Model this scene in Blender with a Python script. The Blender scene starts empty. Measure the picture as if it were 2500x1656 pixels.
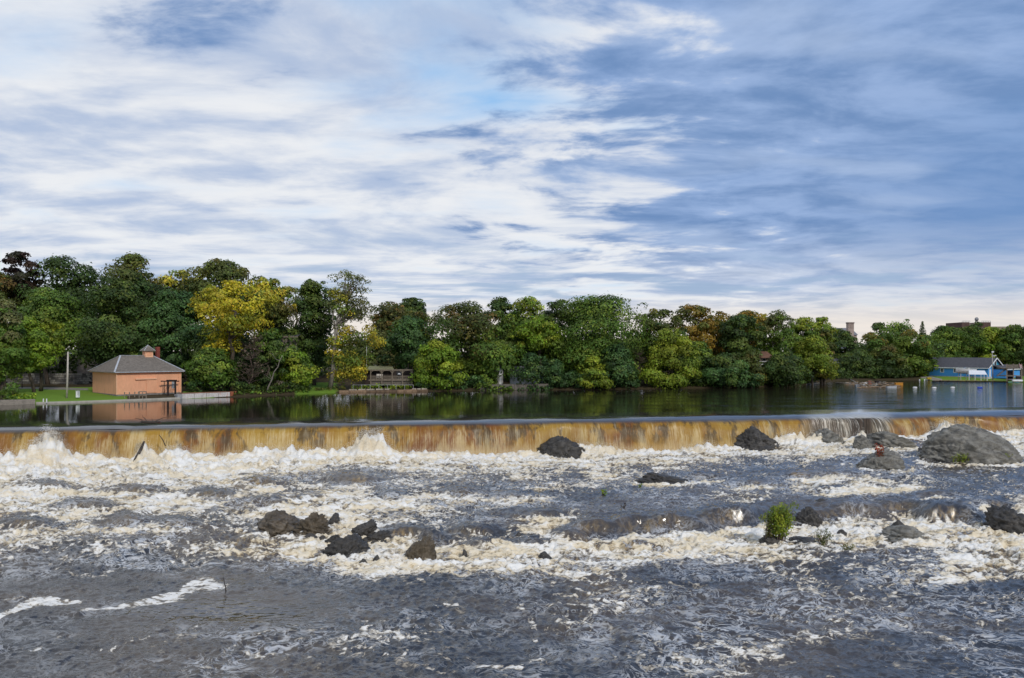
import bpy, bmesh, math, random
import numpy as np
from mathutils import Vector, Matrix, noise as mnoise

# ------------------------------------------------------------------ camera, sky, sun, exposure
SC = bpy.context.scene
COL = SC.collection
F, CX, HY, H = 1944.0, 1250.0, 858.0, 8.0      # focal length / centre / horizon in photo pixels, eye height (m)
cam = bpy.data.cameras.new('camera'); cam_o = bpy.data.objects.new('camera', cam); COL.objects.link(cam_o)
cam_o.location = (0, 0, H); cam_o.rotation_euler = (math.radians(90), 0, 0)
cam.sensor_width = 36; cam.lens = 36 * F / 2500; cam.shift_y = 30 / 2500
cam.clip_start = 0.1; cam.clip_end = 6000
SC.camera = cam_o
SC.view_settings.view_transform = 'Standard'; SC.view_settings.look = 'None'
SC.view_settings.gamma = 1; SC.view_settings.exposure = 0.0
SC.view_settings.use_curve_mapping = False
SC.render.engine = 'CYCLES'
SC.cycles.use_denoising = True
SC.cycles.max_bounces = 6; SC.cycles.transparent_max_bounces = 8
SC.cycles.caustics_reflective = False; SC.cycles.caustics_refractive = False

SUN_AZ = math.radians(146)     # clockwise from +Y
SUN_EL = math.radians(36)
sun = bpy.data.lights.new('sun', 'SUN'); sun.energy = 2.1; sun.angle = math.radians(6); sun.color = (1.0, 0.93, 0.82)
sun_o = bpy.data.objects.new('sun', sun); COL.objects.link(sun_o)
_sd = Vector((math.sin(SUN_AZ) * math.cos(SUN_EL), math.cos(SUN_AZ) * math.cos(SUN_EL), math.sin(SUN_EL)))
sun_o.rotation_euler = _sd.to_track_quat('Z', 'Y').to_euler(); sun_o.location = _sd * 200


class G:
    """tiny node-graph helper"""
    def __init__(s, tree):
        s.t = tree; s.t.nodes.clear()
    def n(s, kind, **kw):
        nd = s.t.nodes.new(kind)
        for k, v in kw.items(): setattr(nd, k, v)
        return nd
    def put(s, sock, v):
        if v is None: return
        if isinstance(v, bpy.types.NodeSocket): s.t.links.new(v, sock)
        elif isinstance(v, (tuple, list)):
            sock.default_value = tuple(v) + (1.0,) if (sock.type == 'RGBA' and len(v) == 3) else tuple(v)
        else: sock.default_value = v
    def m(s, op, a, b=None, c=None, clamp=False):
        nd = s.n('ShaderNodeMath', operation=op, use_clamp=clamp)
        for i, v in enumerate((a, b, c)):
            if v is not None: s.put(nd.inputs[i], v)
        return nd.outputs[0]
    def add(s, a, b): return s.m('ADD', a, b)
    def sub(s, a, b): return s.m('SUBTRACT', a, b)
    def mul(s, a, b): return s.m('MULTIPLY', a, b)
    def vm(s, op, a, b=None):
        nd = s.n('ShaderNodeVectorMath', operation=op)
        s.put(nd.inputs[0], a)
        if b is not None: s.put(nd.inputs[1], b)
        return nd.outputs['Value'] if op in ('DISTANCE', 'LENGTH', 'DOT_PRODUCT') else nd.outputs[0]
    def smooth(s, v, a, b, lo=0.0, hi=1.0):
        nd = s.n('ShaderNodeMapRange', interpolation_type='SMOOTHSTEP')
        for i, x in enumerate((v, a, b, lo, hi)): s.put(nd.inputs[i], x)
        return nd.outputs[0]
    def lin(s, v, a, b, lo=0.0, hi=1.0):
        nd = s.n('ShaderNodeMapRange')
        for i, x in enumerate((v, a, b, lo, hi)): s.put(nd.inputs[i], x)
        return nd.outputs[0]
    def mix(s, f, a, b, blend='MIX'):
        nd = s.n('ShaderNodeMix', data_type='RGBA', blend_type=blend)
        s.put(nd.inputs[0], f); s.put(nd.inputs[6], a); s.put(nd.inputs[7], b)
        return nd.outputs[2]
    def noise(s, vec, scale=1.0, detail=4.0, rough=0.55, dist=0.0, out=0):
        nd = s.n('ShaderNodeTexNoise')
        if vec is not None: s.put(nd.inputs['Vector'], vec)
        for k, v in (('Scale', scale), ('Detail', detail), ('Roughness', rough), ('Distortion', dist)): s.put(nd.inputs[k], v)
        return nd.outputs[out]
    def mapping(s, vec, scale=(1, 1, 1), loc=(0, 0, 0), rot=(0, 0, 0)):
        nd = s.n('ShaderNodeMapping')
        s.put(nd.inputs[0], vec); nd.inputs['Scale'].default_value = scale
        nd.inputs['Location'].default_value = loc; nd.inputs['Rotation'].default_value = rot
        return nd.outputs[0]
    def comb(s, x, y, z):
        nd = s.n('ShaderNodeCombineXYZ')
        for i, v in enumerate((x, y, z)): s.put(nd.inputs[i], v)
        return nd.outputs[0]
    def sep(s, v):
        nd = s.n('ShaderNodeSeparateXYZ'); s.put(nd.inputs[0], v); return nd.outputs
    def attr(s, name, out='Fac'):
        return s.n('ShaderNodeAttribute', attribute_name=name).outputs[out]


def build_world():
    w = bpy.data.worlds.new('World'); SC.world = w; w.use_nodes = True
    g = G(w.node_tree)
    tc = g.n('ShaderNodeTexCoord').outputs['Generated']
    d = g.vm('NORMALIZE', tc)
    dx, dy, dz = g.sep(d)
    zc = g.m('MAXIMUM', dz, 0.0)
    den = g.add(zc, 0.10)
    px = g.m('DIVIDE', dx, den); py = g.m('DIVIDE', dy, den)
    P = g.comb(px, py, 0.0)
    sky = g.n('ShaderNodeTexSky', sky_type='NISHITA', sun_disc=False)
    sky.sun_elevation = SUN_EL; sky.sun_rotation = SUN_AZ; sky.altitude = 50; sky.air_density = 1.0; sky.dust_density = 0.6; sky.ozone_density = 2.0
    clear = g.mix(1.0, sky.outputs[0], (0.125, 0.125, 0.125), 'MULTIPLY')
    # wind-combed layers seen in perspective on a high plane
    warp = g.noise(g.mapping(P, (0.5, 0.5, 1)), 1.0, 3, 0.5, out=1)
    Pw = g.vm('ADD', P, g.vm('MULTIPLY', g.vm('SUBTRACT', warp, (0.5, 0.5, 0.5)), (1.3, 0.7, 0)))
    streak = g.noise(g.mapping(Pw, (0.85, 1.30, 1), (3.1, 7.2, 0), (0, 0, math.radians(-16))), 1.5, 7, 0.55)
    soft = g.noise(g.mapping(Pw, (0.8, 1.2, 1), (11.0, 2.3, 0)), 1.25, 5, 0.5)
    big = g.noise(g.mapping(P, (0.8, 0.9, 1), (5.4, 9.1, 0)), 0.8, 3, 0.5)
    puff = g.noise(g.mapping(Pw, (1.0, 1.25, 1), (1.7, 4.4, 0)), 2.9, 8, 0.58)
    # veil of white cloud, thin over one gap of open blue
    gap = g.smooth(g.vm('DISTANCE', g.vm('MULTIPLY', d, (0.8, 1, 1.0)), (-0.055 * 1, 0.93, 0.37)), 0.03, 0.20, 1.0, 0.0)
    veil = g.add(g.add(g.mul(streak, 0.55), g.mul(soft, 0.75)), g.mul(big, 0.35))
    veil = g.sub(veil, g.mul(gap, 0.24))
    veil = g.smooth(veil, 0.44, 0.78)
    shade = g.smooth(g.add(g.add(g.mul(streak, 0.55), g.mul(soft, 0.40)), g.mul(puff, 0.45)), 0.58, 0.84)
    white = g.mix(shade, (0.86, 0.87, 0.89), (0.45, 0.54, 0.72))
    lit = g.smooth(streak, 0.52, 0.72)
    white = g.mix(g.mul(lit, 0.0), white, (0.9, 0.9, 0.9))
    sky1 = g.mix(g.lin(veil, 0, 1, 0, 0.96), g.mix(0.75, clear, (0.30, 0.58, 0.95)), white)
    # lower blue-grey bank, thick to the right
    cov = g.add(g.mul(dx, 1.45), g.mul(zc, 0.58))
    cov = g.add(cov, g.mul(g.sub(puff, 0.5), 1.35))
    cov = g.add(cov, g.mul(g.sub(big, 0.5), 0.9))
    cov = g.add(cov, g.mul(g.sub(streak, 0.5), 0.60))
    patch = g.smooth(g.vm('DISTANCE', d, (-0.40, 0.815, 0.42)), 0.30, 0.04)
    cov = g.add(cov, g.mul(patch, 0.50))
    bank = g.smooth(cov, 0.11, 0.42)
    bank = g.mul(bank, g.smooth(zc, 0.02, 0.16))
    bcol = g.mix(g.smooth(puff, 0.35, 0.68), (0.29, 0.43, 0.71), (0.135, 0.255, 0.50))
    bcol = g.mix(g.mul(g.smooth(dx, 0.28, 0.55), g.smooth(zc, 0.34, 0.10)), bcol, (0.13, 0.27, 0.55))
    bcol = g.mix(g.mul(g.smooth(soft, 0.50, 0.68), 0.55), bcol, (0.46, 0.58, 0.80))
    sky2 = g.mix(g.mul(bank, 0.93), sky1, bcol)
    # low streaks of grey-blue and a pale warm rim at the horizon
    low = g.mul(g.smooth(zc, 0.17, 0.06), g.smooth(streak, 0.50, 0.62))
    sky3 = g.mix(g.mul(low, 0.62), sky2, (0.36, 0.49, 0.66))
    rim = g.smooth(zc, 0.075, 0.03)
    sky4 = g.mix(g.mul(rim, 0.75), sky3, (0.88, 0.79, 0.70))
    bg = g.n('ShaderNodeBackground'); g.put(bg.inputs[0], sky4); bg.inputs[1].default_value = 1.0
    out = g.n('ShaderNodeOutputWorld'); w.node_tree.links.new(bg.outputs[0], out.inputs[0])
build_world()

# ------------------------------------------------------------------ helpers
RNG = np.random.default_rng(7)


def at(px, py, d):
    """photo pixel + distance -> point in the scene"""
    return Vector(((px - CX) / F * d, d, H - (py - HY) / F * d))


def props(o, label=None, cat=None, group=None, kind=None):
    for k, v in (('label', label), ('category', cat), ('group', group), ('kind', kind)):
        if v: o[k] = v
    return o


def empty(name, loc, label=None, cat=None, group=None):
    o = bpy.data.objects.new(name, None); COL.objects.link(o)
    o.location = loc; o.empty_display_size = 0.5
    return props(o, label, cat, group)


def link(name, me, mat, parent=None, smooth=False):
    o = bpy.data.objects.new(name, me); COL.objects.link(o)
    if mat is not None and not me.materials: me.materials.append(mat)
    if smooth: me.polygons.foreach_set('use_smooth', np.ones(len(me.polygons), bool))
    if parent is not None:
        o.parent = parent
        off = parent.location if parent.type == 'EMPTY' else Vector((0, 0, 0))
        o.matrix_parent_inverse = Matrix.Translation(-off)
    return o


def mesh_np(name, V, Fc):
    """V (n,3), Fc (m,k) arrays -> mesh"""
    V = np.asarray(V, np.float32); Fc = np.asarray(Fc, np.int32)
    me = bpy.data.meshes.new(name)
    me.vertices.add(len(V)); me.vertices.foreach_set('co', V.ravel())
    k = Fc.shape[1]
    me.loops.add(Fc.size); me.loops.foreach_set('vertex_index', Fc.ravel())
    me.polygons.add(len(Fc)); me.polygons.foreach_set('loop_start', np.arange(0, Fc.size, k, dtype=np.int32))
    me.update(calc_edges=True)
    return me


def fattr(me, name, vals, dom='POINT'):
    a = me.attributes.new(name, 'FLOAT', dom); a.data.foreach_set('value', np.asarray(vals, np.float32).ravel())


def cattr(me, name, rgb, dom='POINT'):
    a = me.attributes.new(name, 'FLOAT_COLOR', dom)
    rgb = np.asarray(rgb, np.float32); c = np.ones((len(rgb), 4), np.float32); c[:, :3] = rgb
    a.data.foreach_set('color', c.ravel())


class MB:
    """collects boxes, prisms and tubes into one mesh"""
    def __init__(s): s.v = []; s.f = []
    def poly(s, pts, faces):
        b = len(s.v); s.v += [tuple(p) for p in pts]; s.f += [tuple(i + b for i in f) for f in faces]; return s
    def box(s, o, ux, uy, uz):
        """box from corner o along three edge vectors"""
        o, ux, uy, uz = Vector(o), Vector(ux), Vector(uy), Vector(uz)
        p = [o, o + ux, o + ux + uy, o + uy]; p += [q + uz for q in p]
        return s.poly(p, [(0, 3, 2, 1), (4, 5, 6, 7), (0, 1, 5, 4), (1, 2, 6, 5), (2, 3, 7, 6), (3, 0, 4, 7)])
    def cbox(s, c, sx, sy, sz, rz=0.0):
        """box centred in plan on c, standing on c.z"""
        c = Vector(c); u = Vector((math.cos(rz), math.sin(rz), 0)); v = Vector((-u.y, u.x, 0))
        return s.box(c - u * sx / 2 - v * sy / 2, u * sx, v * sy, Vector((0, 0, sz)))
    def beam(s, a, b, w, h=None):
        """square bar between two points"""
        a, b = Vector(a), Vector(b); h = h or w
        d = (b - a); t = d.normalized()
        u = t.cross(Vector((0, 0, 1)))
        u = Vector((1, 0, 0)) if u.length < 1e-3 else u.normalized()
        v = u.cross(t).normalized()
        return s.box(a - u * w / 2 - v * h / 2, d, u * w, v * h)
    def tube(s, pts, rad, n=7, cap=True):
        pts = [Vector(p) for p in pts]; b0 = len(s.v); m = len(pts)
        for i, p in enumerate(pts):
            t = (pts[min(i + 1, m - 1)] - pts[max(i - 1, 0)]).normalized()
            u = t.cross(Vector((0.12, 1, 0.05))); u = u.normalized() if u.length > 1e-3 else Vector((1, 0, 0))
            v = t.cross(u)
            r = rad[i] if hasattr(rad, '__len__') else rad
            for k in range(n):
                a = 2 * math.pi * k / n
                s.v.append(tuple(p + (u * math.cos(a) + v * math.sin(a)) * r))
        for i in range(m - 1):
            for k in range(n):
                a = b0 + i * n + k; b = b0 + i * n + (k + 1) % n
                s.f.append((a, b, b + n, a + n))
        if cap:
            s.f.append(tuple(b0 + k for k in range(n))[::-1]); s.f.append(tuple(b0 + (m - 1) * n + k for k in range(n)))
        return s
    def build(s, name, mat, parent=None, smooth=False):
        me = bpy.data.meshes.new(name); me.from_pydata(s.v, [], s.f); me.update()
        return link(name, me, mat, parent, smooth)


# ------------------------------------------------------------------ gradient noise in numpy
_perm = RNG.permutation(256).astype(np.int64); _perm = np.concatenate([_perm, _perm])
_ang = RNG.uniform(0, 2 * np.pi, 256); _gx, _gy = np.cos(_ang).astype(np.float32), np.sin(_ang).astype(np.float32)


def pn(x, y, seed=0):
    x = x + seed * 17.37; y = y - seed * 9.71
    fx, fy = np.floor(x), np.floor(y)
    xi, yi = fx.astype(np.int64) & 255, fy.astype(np.int64) & 255
    u, v = (x - fx).astype(np.float32), (y - fy).astype(np.float32)
    su, sv = u * u * u * (u * (u * 6 - 15) + 10), v * v * v * (v * (v * 6 - 15) + 10)
    def g(i, j, du, dv):
        h = _perm[_perm[(xi + i) & 255] + ((yi + j) & 255)]
        return _gx[h] * du + _gy[h] * dv
    a = g(0, 0, u, v); b = g(1, 0, u - 1, v); c = g(0, 1, u, v - 1); e = g(1, 1, u - 1, v - 1)
    return (a + su * (b - a)) * (1 - sv) + (c + su * (e - c)) * sv      # about -0.7 .. 0.7


def fbm(x, y, oct=4, seed=0, gain=0.5):
    s, a = 0, 1.0
    for i in range(oct):
        s = s + a * pn(x, y, seed + i); x, y, a = x * 2.03, y * 2.03, a * gain
    return s


def sstep(a, b, v):
    t = np.clip((v - a) / (b - a), 0, 1); return t * t * (3 - 2 * t)


# ------------------------------------------------------------------ materials
MATS = {}


def pmat(name, col, rough=0.7, var=0.18, scale=3.0, bump=0.0, bscale=20.0, spec=0.3, metal=0.0, stretch=(1, 1, 1), col2=None, c2amt=0.5):
    """painted / weathered surface: base colour broken up by two noises"""
    if name in MATS: return MATS[name]
    m = bpy.data.materials.new(name); m.use_nodes = True; g = G(m.node_tree)
    tc = g.n('ShaderNodeTexCoord').outputs['Object']
    v = g.mapping(tc, stretch)
    n1 = g.noise(v, scale, 5, 0.6); n2 = g.noise(v, scale * 6.3, 3, 0.6)
    f = g.add(g.mul(n1, 0.65), g.mul(n2, 0.35))
    lo = tuple(c * (1 - var * 1.6) for c in col); hi = tuple(min(1, c * (1 + var * 1.2)) for c in col)
    c = g.mix(g.smooth(f, 0.3, 0.7), lo, hi)
    if col2: c = g.mix(g.mul(g.smooth(n1, 0.52, 0.66), c2amt), c, col2)
    b = g.n('ShaderNodeBsdfPrincipled'); g.put(b.inputs['Base Color'], c)
    b.inputs['Roughness'].default_value = rough; b.inputs['Specular IOR Level'].default_value = spec; b.inputs['Metallic'].default_value = metal
    if bump:
        bp = g.n('ShaderNodeBump'); bp.inputs['Strength'].default_value = bump; bp.inputs['Distance'].default_value = 0.05
        g.put(bp.inputs['Height'], g.noise(v, bscale, 4, 0.6)); g.put(b.inputs['Normal'], bp.outputs[0])
    out = g.n('ShaderNodeOutputMaterial'); g.put(out.inputs[0], b.outputs[0])
    MATS[name] = m; return m


def leaf_mat():
    m = bpy.data.materials.new('foliage'); m.use_nodes = True; g = G(m.node_tree)
    c = g.attr('leaf_colour', 'Color')
    n = g.noise(g.n('ShaderNodeTexCoord').outputs['Object'], 1.3, 3, 0.6)
    c = g.mix(1.0, c, g.mix(n, (0.72, 0.74, 0.70), (1.25, 1.22, 1.2)), 'MULTIPLY')
    b = g.n('ShaderNodeBsdfPrincipled'); g.put(b.inputs['Base Color'], c); b.inputs['Roughness'].default_value = 0.55; b.inputs['Specular IOR Level'].default_value = 0.25
    t = g.n('ShaderNodeBsdfTranslucent'); g.put(t.inputs[0], g.mix(1.0, c, (1.25, 1.3, 0.6), 'MULTIPLY'))
    mx = g.n('ShaderNodeMixShader'); mx.inputs[0].default_value = 0.28
    g.put(mx.inputs[1], b.outputs[0]); g.put(mx.inputs[2], t.outputs[0])
    out = g.n('ShaderNodeOutputMaterial'); g.put(out.inputs[0], mx.outputs[0]); return m


LEAF = leaf_mat()
BARK = pmat('bark', (0.085, 0.068, 0.052), 0.9, 0.35, 3.0, 0.5, 9.0, stretch=(1, 1, 0.25))
BARK_PALE = pmat('pale_bark', (0.24, 0.215, 0.18), 0.9, 0.25, 3.0, 0.4, 9.0, stretch=(1, 1, 0.25))
DEADWOOD = pmat('dead_wood', (0.20, 0.155, 0.115), 0.9, 0.35, 3.0, 0.4, 12.0)
TWIG = pmat('twigs', (0.10, 0.072, 0.058), 0.9, 0.3, 3.0)


def upper_water_mat():
    m = bpy.data.materials.new('still_river_water'); m.use_nodes = True; g = G(m.node_tree)
    tc = g.n('ShaderNodeTexCoord').outputs['Object']
    x, y, z = g.sep(tc)
    b = g.n('ShaderNodeBsdfPrincipled')
    b.inputs['Base Color'].default_value = (0.016, 0.013, 0.009, 1)
    b.inputs['Roughness'].default_value = 0.055; b.inputs['IOR'].default_value = 1.333
    n1 = g.noise(g.mapping(tc, (0.30, 1.0, 1)), 1.1, 4, 0.6, 0.4)
    n2 = g.noise(g.mapping(tc, (0.10, 0.32, 1), (4, 3, 0)), 1.0, 3, 0.55, 0.3)
    # the current breaks the surface into bands, more of them toward the right bank
    band = g.noise(g.mapping(tc, (0.028, 0.16, 1), (1, 5, 0)), 1.0, 4, 0.6, 0.5)
    rough_r = g.smooth(g.add(g.mul(x, 0.011), g.mul(g.sub(band, 0.5), 2.6)), 0.02, 0.70)
    s = g.add(0.11, g.mul(rough_r, 0.95))
    bp = g.n('ShaderNodeBump'); bp.inputs['Distance'].default_value = 0.12
    g.put(bp.inputs['Strength'], s); g.put(bp.inputs['Height'], g.add(g.mul(n1, 0.6), n2))
    g.put(b.inputs['Normal'], bp.outputs[0])
    out = g.n('ShaderNodeOutputMaterial'); g.put(out.inputs[0], b.outputs[0]); return m


def fall_mat():
    m = bpy.data.materials.new('falling_water'); m.use_nodes = True; g = G(m.node_tree)
    al = g.attr('along'); fl = g.attr('fall'); thin = g.attr('thin')
    wn = g.noise(g.comb(g.mul(al, 0.30), g.mul(fl, 1.1), 2.0), 1.0, 3, 0.5)
    aw = g.add(al, g.mul(g.sub(wn, 0.5), 1.6))
    s1 = g.noise(g.comb(g.mul(aw, 0.22), g.mul(fl, 0.5), 3.0), 1.0, 4, 0.6, 0.2)
    s2 = g.noise(g.comb(g.mul(aw, 0.60), g.mul(fl, 0.8), 7.0), 1.0, 5, 0.66, 0.1)
    s3 = g.noise(g.comb(g.mul(al, 7.0), g.mul(fl, 1.3), 1.0), 1.0, 5, 0.75)
    gp = g.noise(g.comb(g.mul(aw, 0.50), g.mul(fl, 0.9), 5.0), 1.0, 5, 0.70)
    big = g.noise(g.comb(g.mul(al, 0.10), g.mul(fl, 0.2), 9.0), 1.0, 3, 0.5)
    c = g.mix(g.smooth(s1, 0.38, 0.58), (0.17, 0.052, 0.007), (0.31, 0.165, 0.019))
    c = g.mix(g.mul(g.smooth(big, 0.44, 0.60), 0.55), c, (0.40, 0.26, 0.045))
    c = g.mix(g.mul(g.smooth(s2, 0.46, 0.72), 0.55), c, (0.44, 0.30, 0.065))
    c = g.mix(g.mul(g.smooth(s3, 0.50, 0.34), 0.18), c, (0.16, 0.075, 0.02))
    # dark windows where the sheet is thin and the wet wall shows
    gapn = g.mul(g.smooth(gp, 0.51, 0.40), g.smooth(fl, 1.05, 0.5))
    c = g.mix(g.mul(gapn, 0.85), c, (0.068, 0.045, 0.020))
    # threads of white, more of them low on the sheet
    thr = g.smooth(g.add(g.add(g.mul(s3, 0.55), g.mul(s2, 0.45)), g.mul(fl, 0.13)), 0.54, 0.67)
    c = g.mix(g.mul(thr, 0.30), c, (0.78, 0.68, 0.46))
    c = g.mix(g.mul(g.smooth(fl, 0.70, 1.0), 0.22), c, (0.70, 0.60, 0.40))
    c = g.mix(g.smooth(fl, g.add(0.12, g.mul(s2, 0.30)), 0.07), c, (0.030, 0.026, 0.026))
    c = g.mix(thin, c, g.mix(g.smooth(s3, 0.42, 0.66), (0.30, 0.27, 0.20), (0.80, 0.77, 0.70)))
    b = g.n('ShaderNodeBsdfPrincipled'); g.put(b.inputs['Base Color'], c)
    g.put(b.inputs['Roughness'], g.smooth(fl, 0.1, 0.5, 0.08, 0.42)); b.inputs['IOR'].default_value = 1.333
    bp = g.n('ShaderNodeBump'); bp.inputs['Distance'].default_value = 0.15
    g.put(bp.inputs['Strength'], g.smooth(fl, 0.08, 0.5, 0.03, 0.7)); g.put(bp.inputs['Height'], g.add(s2, g.mul(s3, 0.5)))
    g.put(b.inputs['Normal'], bp.outputs[0])
    tr = g.n('ShaderNodeBsdfTransparent')
    a = g.mul(thin, g.smooth(g.add(g.mul(s2, 0.35), g.mul(s3, 0.65)), 0.56, 0.46))
    a = g.m('MAXIMUM', a, g.mul(g.attr('bare'), g.smooth(s3, 0.66, 0.58)))
    a = g.mul(a, g.smooth(fl, 0.10, 0.15))
    mx = g.n('ShaderNodeMixShader'); g.put(mx.inputs[0], g.mul(a, 0.92)); g.put(mx.inputs[1], b.outputs[0]); g.put(mx.inputs[2], tr.outputs[0])
    out = g.n('ShaderNodeOutputMaterial'); g.put(out.inputs[0], mx.outputs[0]); return m


def rapids_mat():
    m = bpy.data.materials.new('white_water'); m.use_nodes = True; g = G(m.node_tree)
    tc = g.n('ShaderNodeTexCoord').outputs['Object']
    foam = g.attr('foam'); air = g.attr('air'); cover = g.attr('cover'); calm = g.attr('calm')
    wv = g.noise(g.mapping(tc, (0.5, 0.6, 1)), 1.0, 2, 0.5, out=1)
    tw = g.vm('ADD', tc, g.vm('MULTIPLY', g.vm('SUBTRACT', wv, (0.5, 0.5, 0.5)), (1.6, 1.6, 0)))
    fine = g.noise(g.mapping(tw, (0.42, 1.1, 1)), 4.4, 6, 0.70, 0.4)
    fil = g.m('ABSOLUTE', g.sub(g.noise(g.mapping(tw, (0.38, 1.1, 1), (3, 8, 0)), 2.6, 4, 0.7, 0.3), 0.5))
    fil = g.smooth(fil, 0.10, 0.0)                       # thin bright filaments
    patch = g.noise(g.mapping(tw, (0.40, 1.0, 1), (5, 1, 0)), 0.75, 5, 0.68, 0.3)
    v = g.add(foam, g.mul(g.mul(g.sub(fine, 0.5), 0.85), g.smooth(foam, 0.0, 0.25, 0.35, 1.0)))
    v = g.add(v, g.mul(g.mul(fil, 0.42), g.smooth(foam, 0.12, 0.5)))
    v = g.add(v, g.mul(g.mul(g.sub(patch, 0.5), 0.55), g.smooth(foam, 0.0, 0.3)))
    streak = g.noise(g.mapping(tw, (2.4, 0.45, 1), (1, 2, 0), (0, 0, 0.5)), 1.6, 5, 0.7)
    v = g.add(v, g.mul(g.mul(g.sub(streak, 0.5), 0.55), g.smooth(foam, 0.0, 0.3)))
    f = g.smooth(v, 0.18, 1.12)
    dark = g.mix(g.smooth(g.noise(g.mapping(tc, (0.6, 1, 1)), 0.16, 4, 0.6, 0.4), 0.36, 0.66), (0.022, 0.023, 0.027), (0.068, 0.054, 0.042))
    amber = g.mix(g.smooth(streak, 0.35, 0.65), (0.10, 0.062, 0.026), (0.40, 0.27, 0.10))
    water = g.mix(g.mul(air, g.smooth(streak, 0.38, 0.66, 0.30, 0.80)), dark, amber)
    ramp = g.n('ShaderNodeValToRGB'); e = ramp.color_ramp.elements
    e[0].position = 0.0; e[0].color = (0.06, 0.05, 0.042, 1); e[1].position = 1.0; e[1].color = (0.80, 0.785, 0.745, 1)
    for p, c in ((0.25, (0.135, 0.12, 0.10, 1)), (0.5, (0.34, 0.305, 0.25, 1)), (0.75, (0.60, 0.565, 0.50, 1))):
        q = e.new(p); q.color = c
    g.put(ramp.inputs[0], f)
    tan = g.smooth(g.add(g.mul(patch, 0.80), g.mul(fine, 0.20)), 0.57, 0.43)
    lift = g.mix(f, (0.30, 0.215, 0.105), (0.70, 0.57, 0.35))
    white = g.mix(g.mul(tan, g.smooth(cover, 0.30, 0.60, 0.05, 0.68)), ramp.outputs[0], lift)
    c = g.mix(g.smooth(f, 0.02, 0.34), water, white)
    # drifting lace: hair-thin foam threads and flecks, in slicks
    tl = g.vm('ADD', tc, g.vm('MULTIPLY', g.vm('SUBTRACT', g.noise(g.mapping(tc, (0.8, 1, 1), (7, 2, 0)), 0.30, 3, 0.55, out=1), (0.5, 0.5, 0.5)), (7, 7, 0)))
    l1 = g.smooth(g.m('ABSOLUTE', g.sub(g.noise(g.mapping(tl, (0.8, 1.2, 1)), 0.55, 4, 0.55), 0.5)), 0.030, 0.004)
    l2 = g.smooth(g.m('ABSOLUTE', g.sub(g.noise(g.mapping(tl, (0.8, 1.2, 1), (2, 9, 0)), 1.5, 4, 0.6), 0.5)), 0.035, 0.006)
    fk = g.smooth(g.noise(g.mapping(tl, (0.7, 1.2, 1), (4, 4, 0)), 5.5, 3, 0.7), 0.58, 0.70)
    slick = g.smooth(g.noise(g.mapping(tc, (0.8, 1, 1), (2, 3, 0)), 0.20, 4, 0.6, 0.5), 0.42, 0.60)
    lace = g.mul(g.m('MAXIMUM', g.m('MAXIMUM', l1, g.mul(l2, 0.75)), g.mul(fk, 0.7)), g.add(0.10, g.mul(slick, 0.75)))
    lace = g.mul(lace, g.smooth(cover, 0.04, 0.32, 0.35, 1.0))
    lace = g.mul(lace, g.smooth(calm, 0.2, 0.7, 1.0, 0.15))
    c = g.mix(g.mul(lace, g.smooth(f, 0.5, 0.1)), c, (0.56, 0.57, 0.58))
    b = g.n('ShaderNodeBsdfPrincipled'); g.put(b.inputs['Base Color'], c)
    g.put(b.inputs['Roughness'], g.lin(f, 0, 0.6, 0.07, 0.85)); b.inputs['IOR'].default_value = 1.42
    g.put(b.inputs['Specular IOR Level'], g.lin(f, 0, 0.6, 0.95, 0.03))
    bp = g.n('ShaderNodeBump'); bp.inputs['Distance'].default_value = 0.11; g.put(bp.inputs['Strength'], g.mul(g.lin(calm, 0.1, 0.8, 1.0, 0.22), g.smooth(g.noise(g.mapping(tc, (0.7, 1, 1), (9, 1, 0)), 0.14, 3, 0.6, 0.4), 0.36, 0.62, 0.20, 0.58)))
    hh = g.add(g.mul(fine, g.add(0.40, g.mul(f, 0.10))), g.mul(g.noise(g.mapping(tc, (0.7, 1.0, 1)), 2.2, 4, 0.6, 0.6), 0.8))
    g.put(bp.inputs['Height'], hh); g.put(b.inputs['Normal'], bp.outputs[0])
    out = g.n('ShaderNodeOutputMaterial'); g.put(out.inputs[0], b.outputs[0]); return m


def spray_mat():
    m = bpy.data.materials.new('spray_drops'); m.use_nodes = True; g = G(m.node_tree)
    n = g.noise(g.n('ShaderNodeTexCoord').outputs['Object'], 0.5, 2, 0.5)
    b = g.n('ShaderNodeBsdfPrincipled'); g.put(b.inputs['Base Color'], g.mix(n, (0.80, 0.76, 0.66), (0.88, 0.87, 0.84)))
    b.inputs['Roughness'].default_value = 0.5
    out = g.n('ShaderNodeOutputMaterial'); g.put(out.inputs[0], b.outputs[0]); return m


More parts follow.
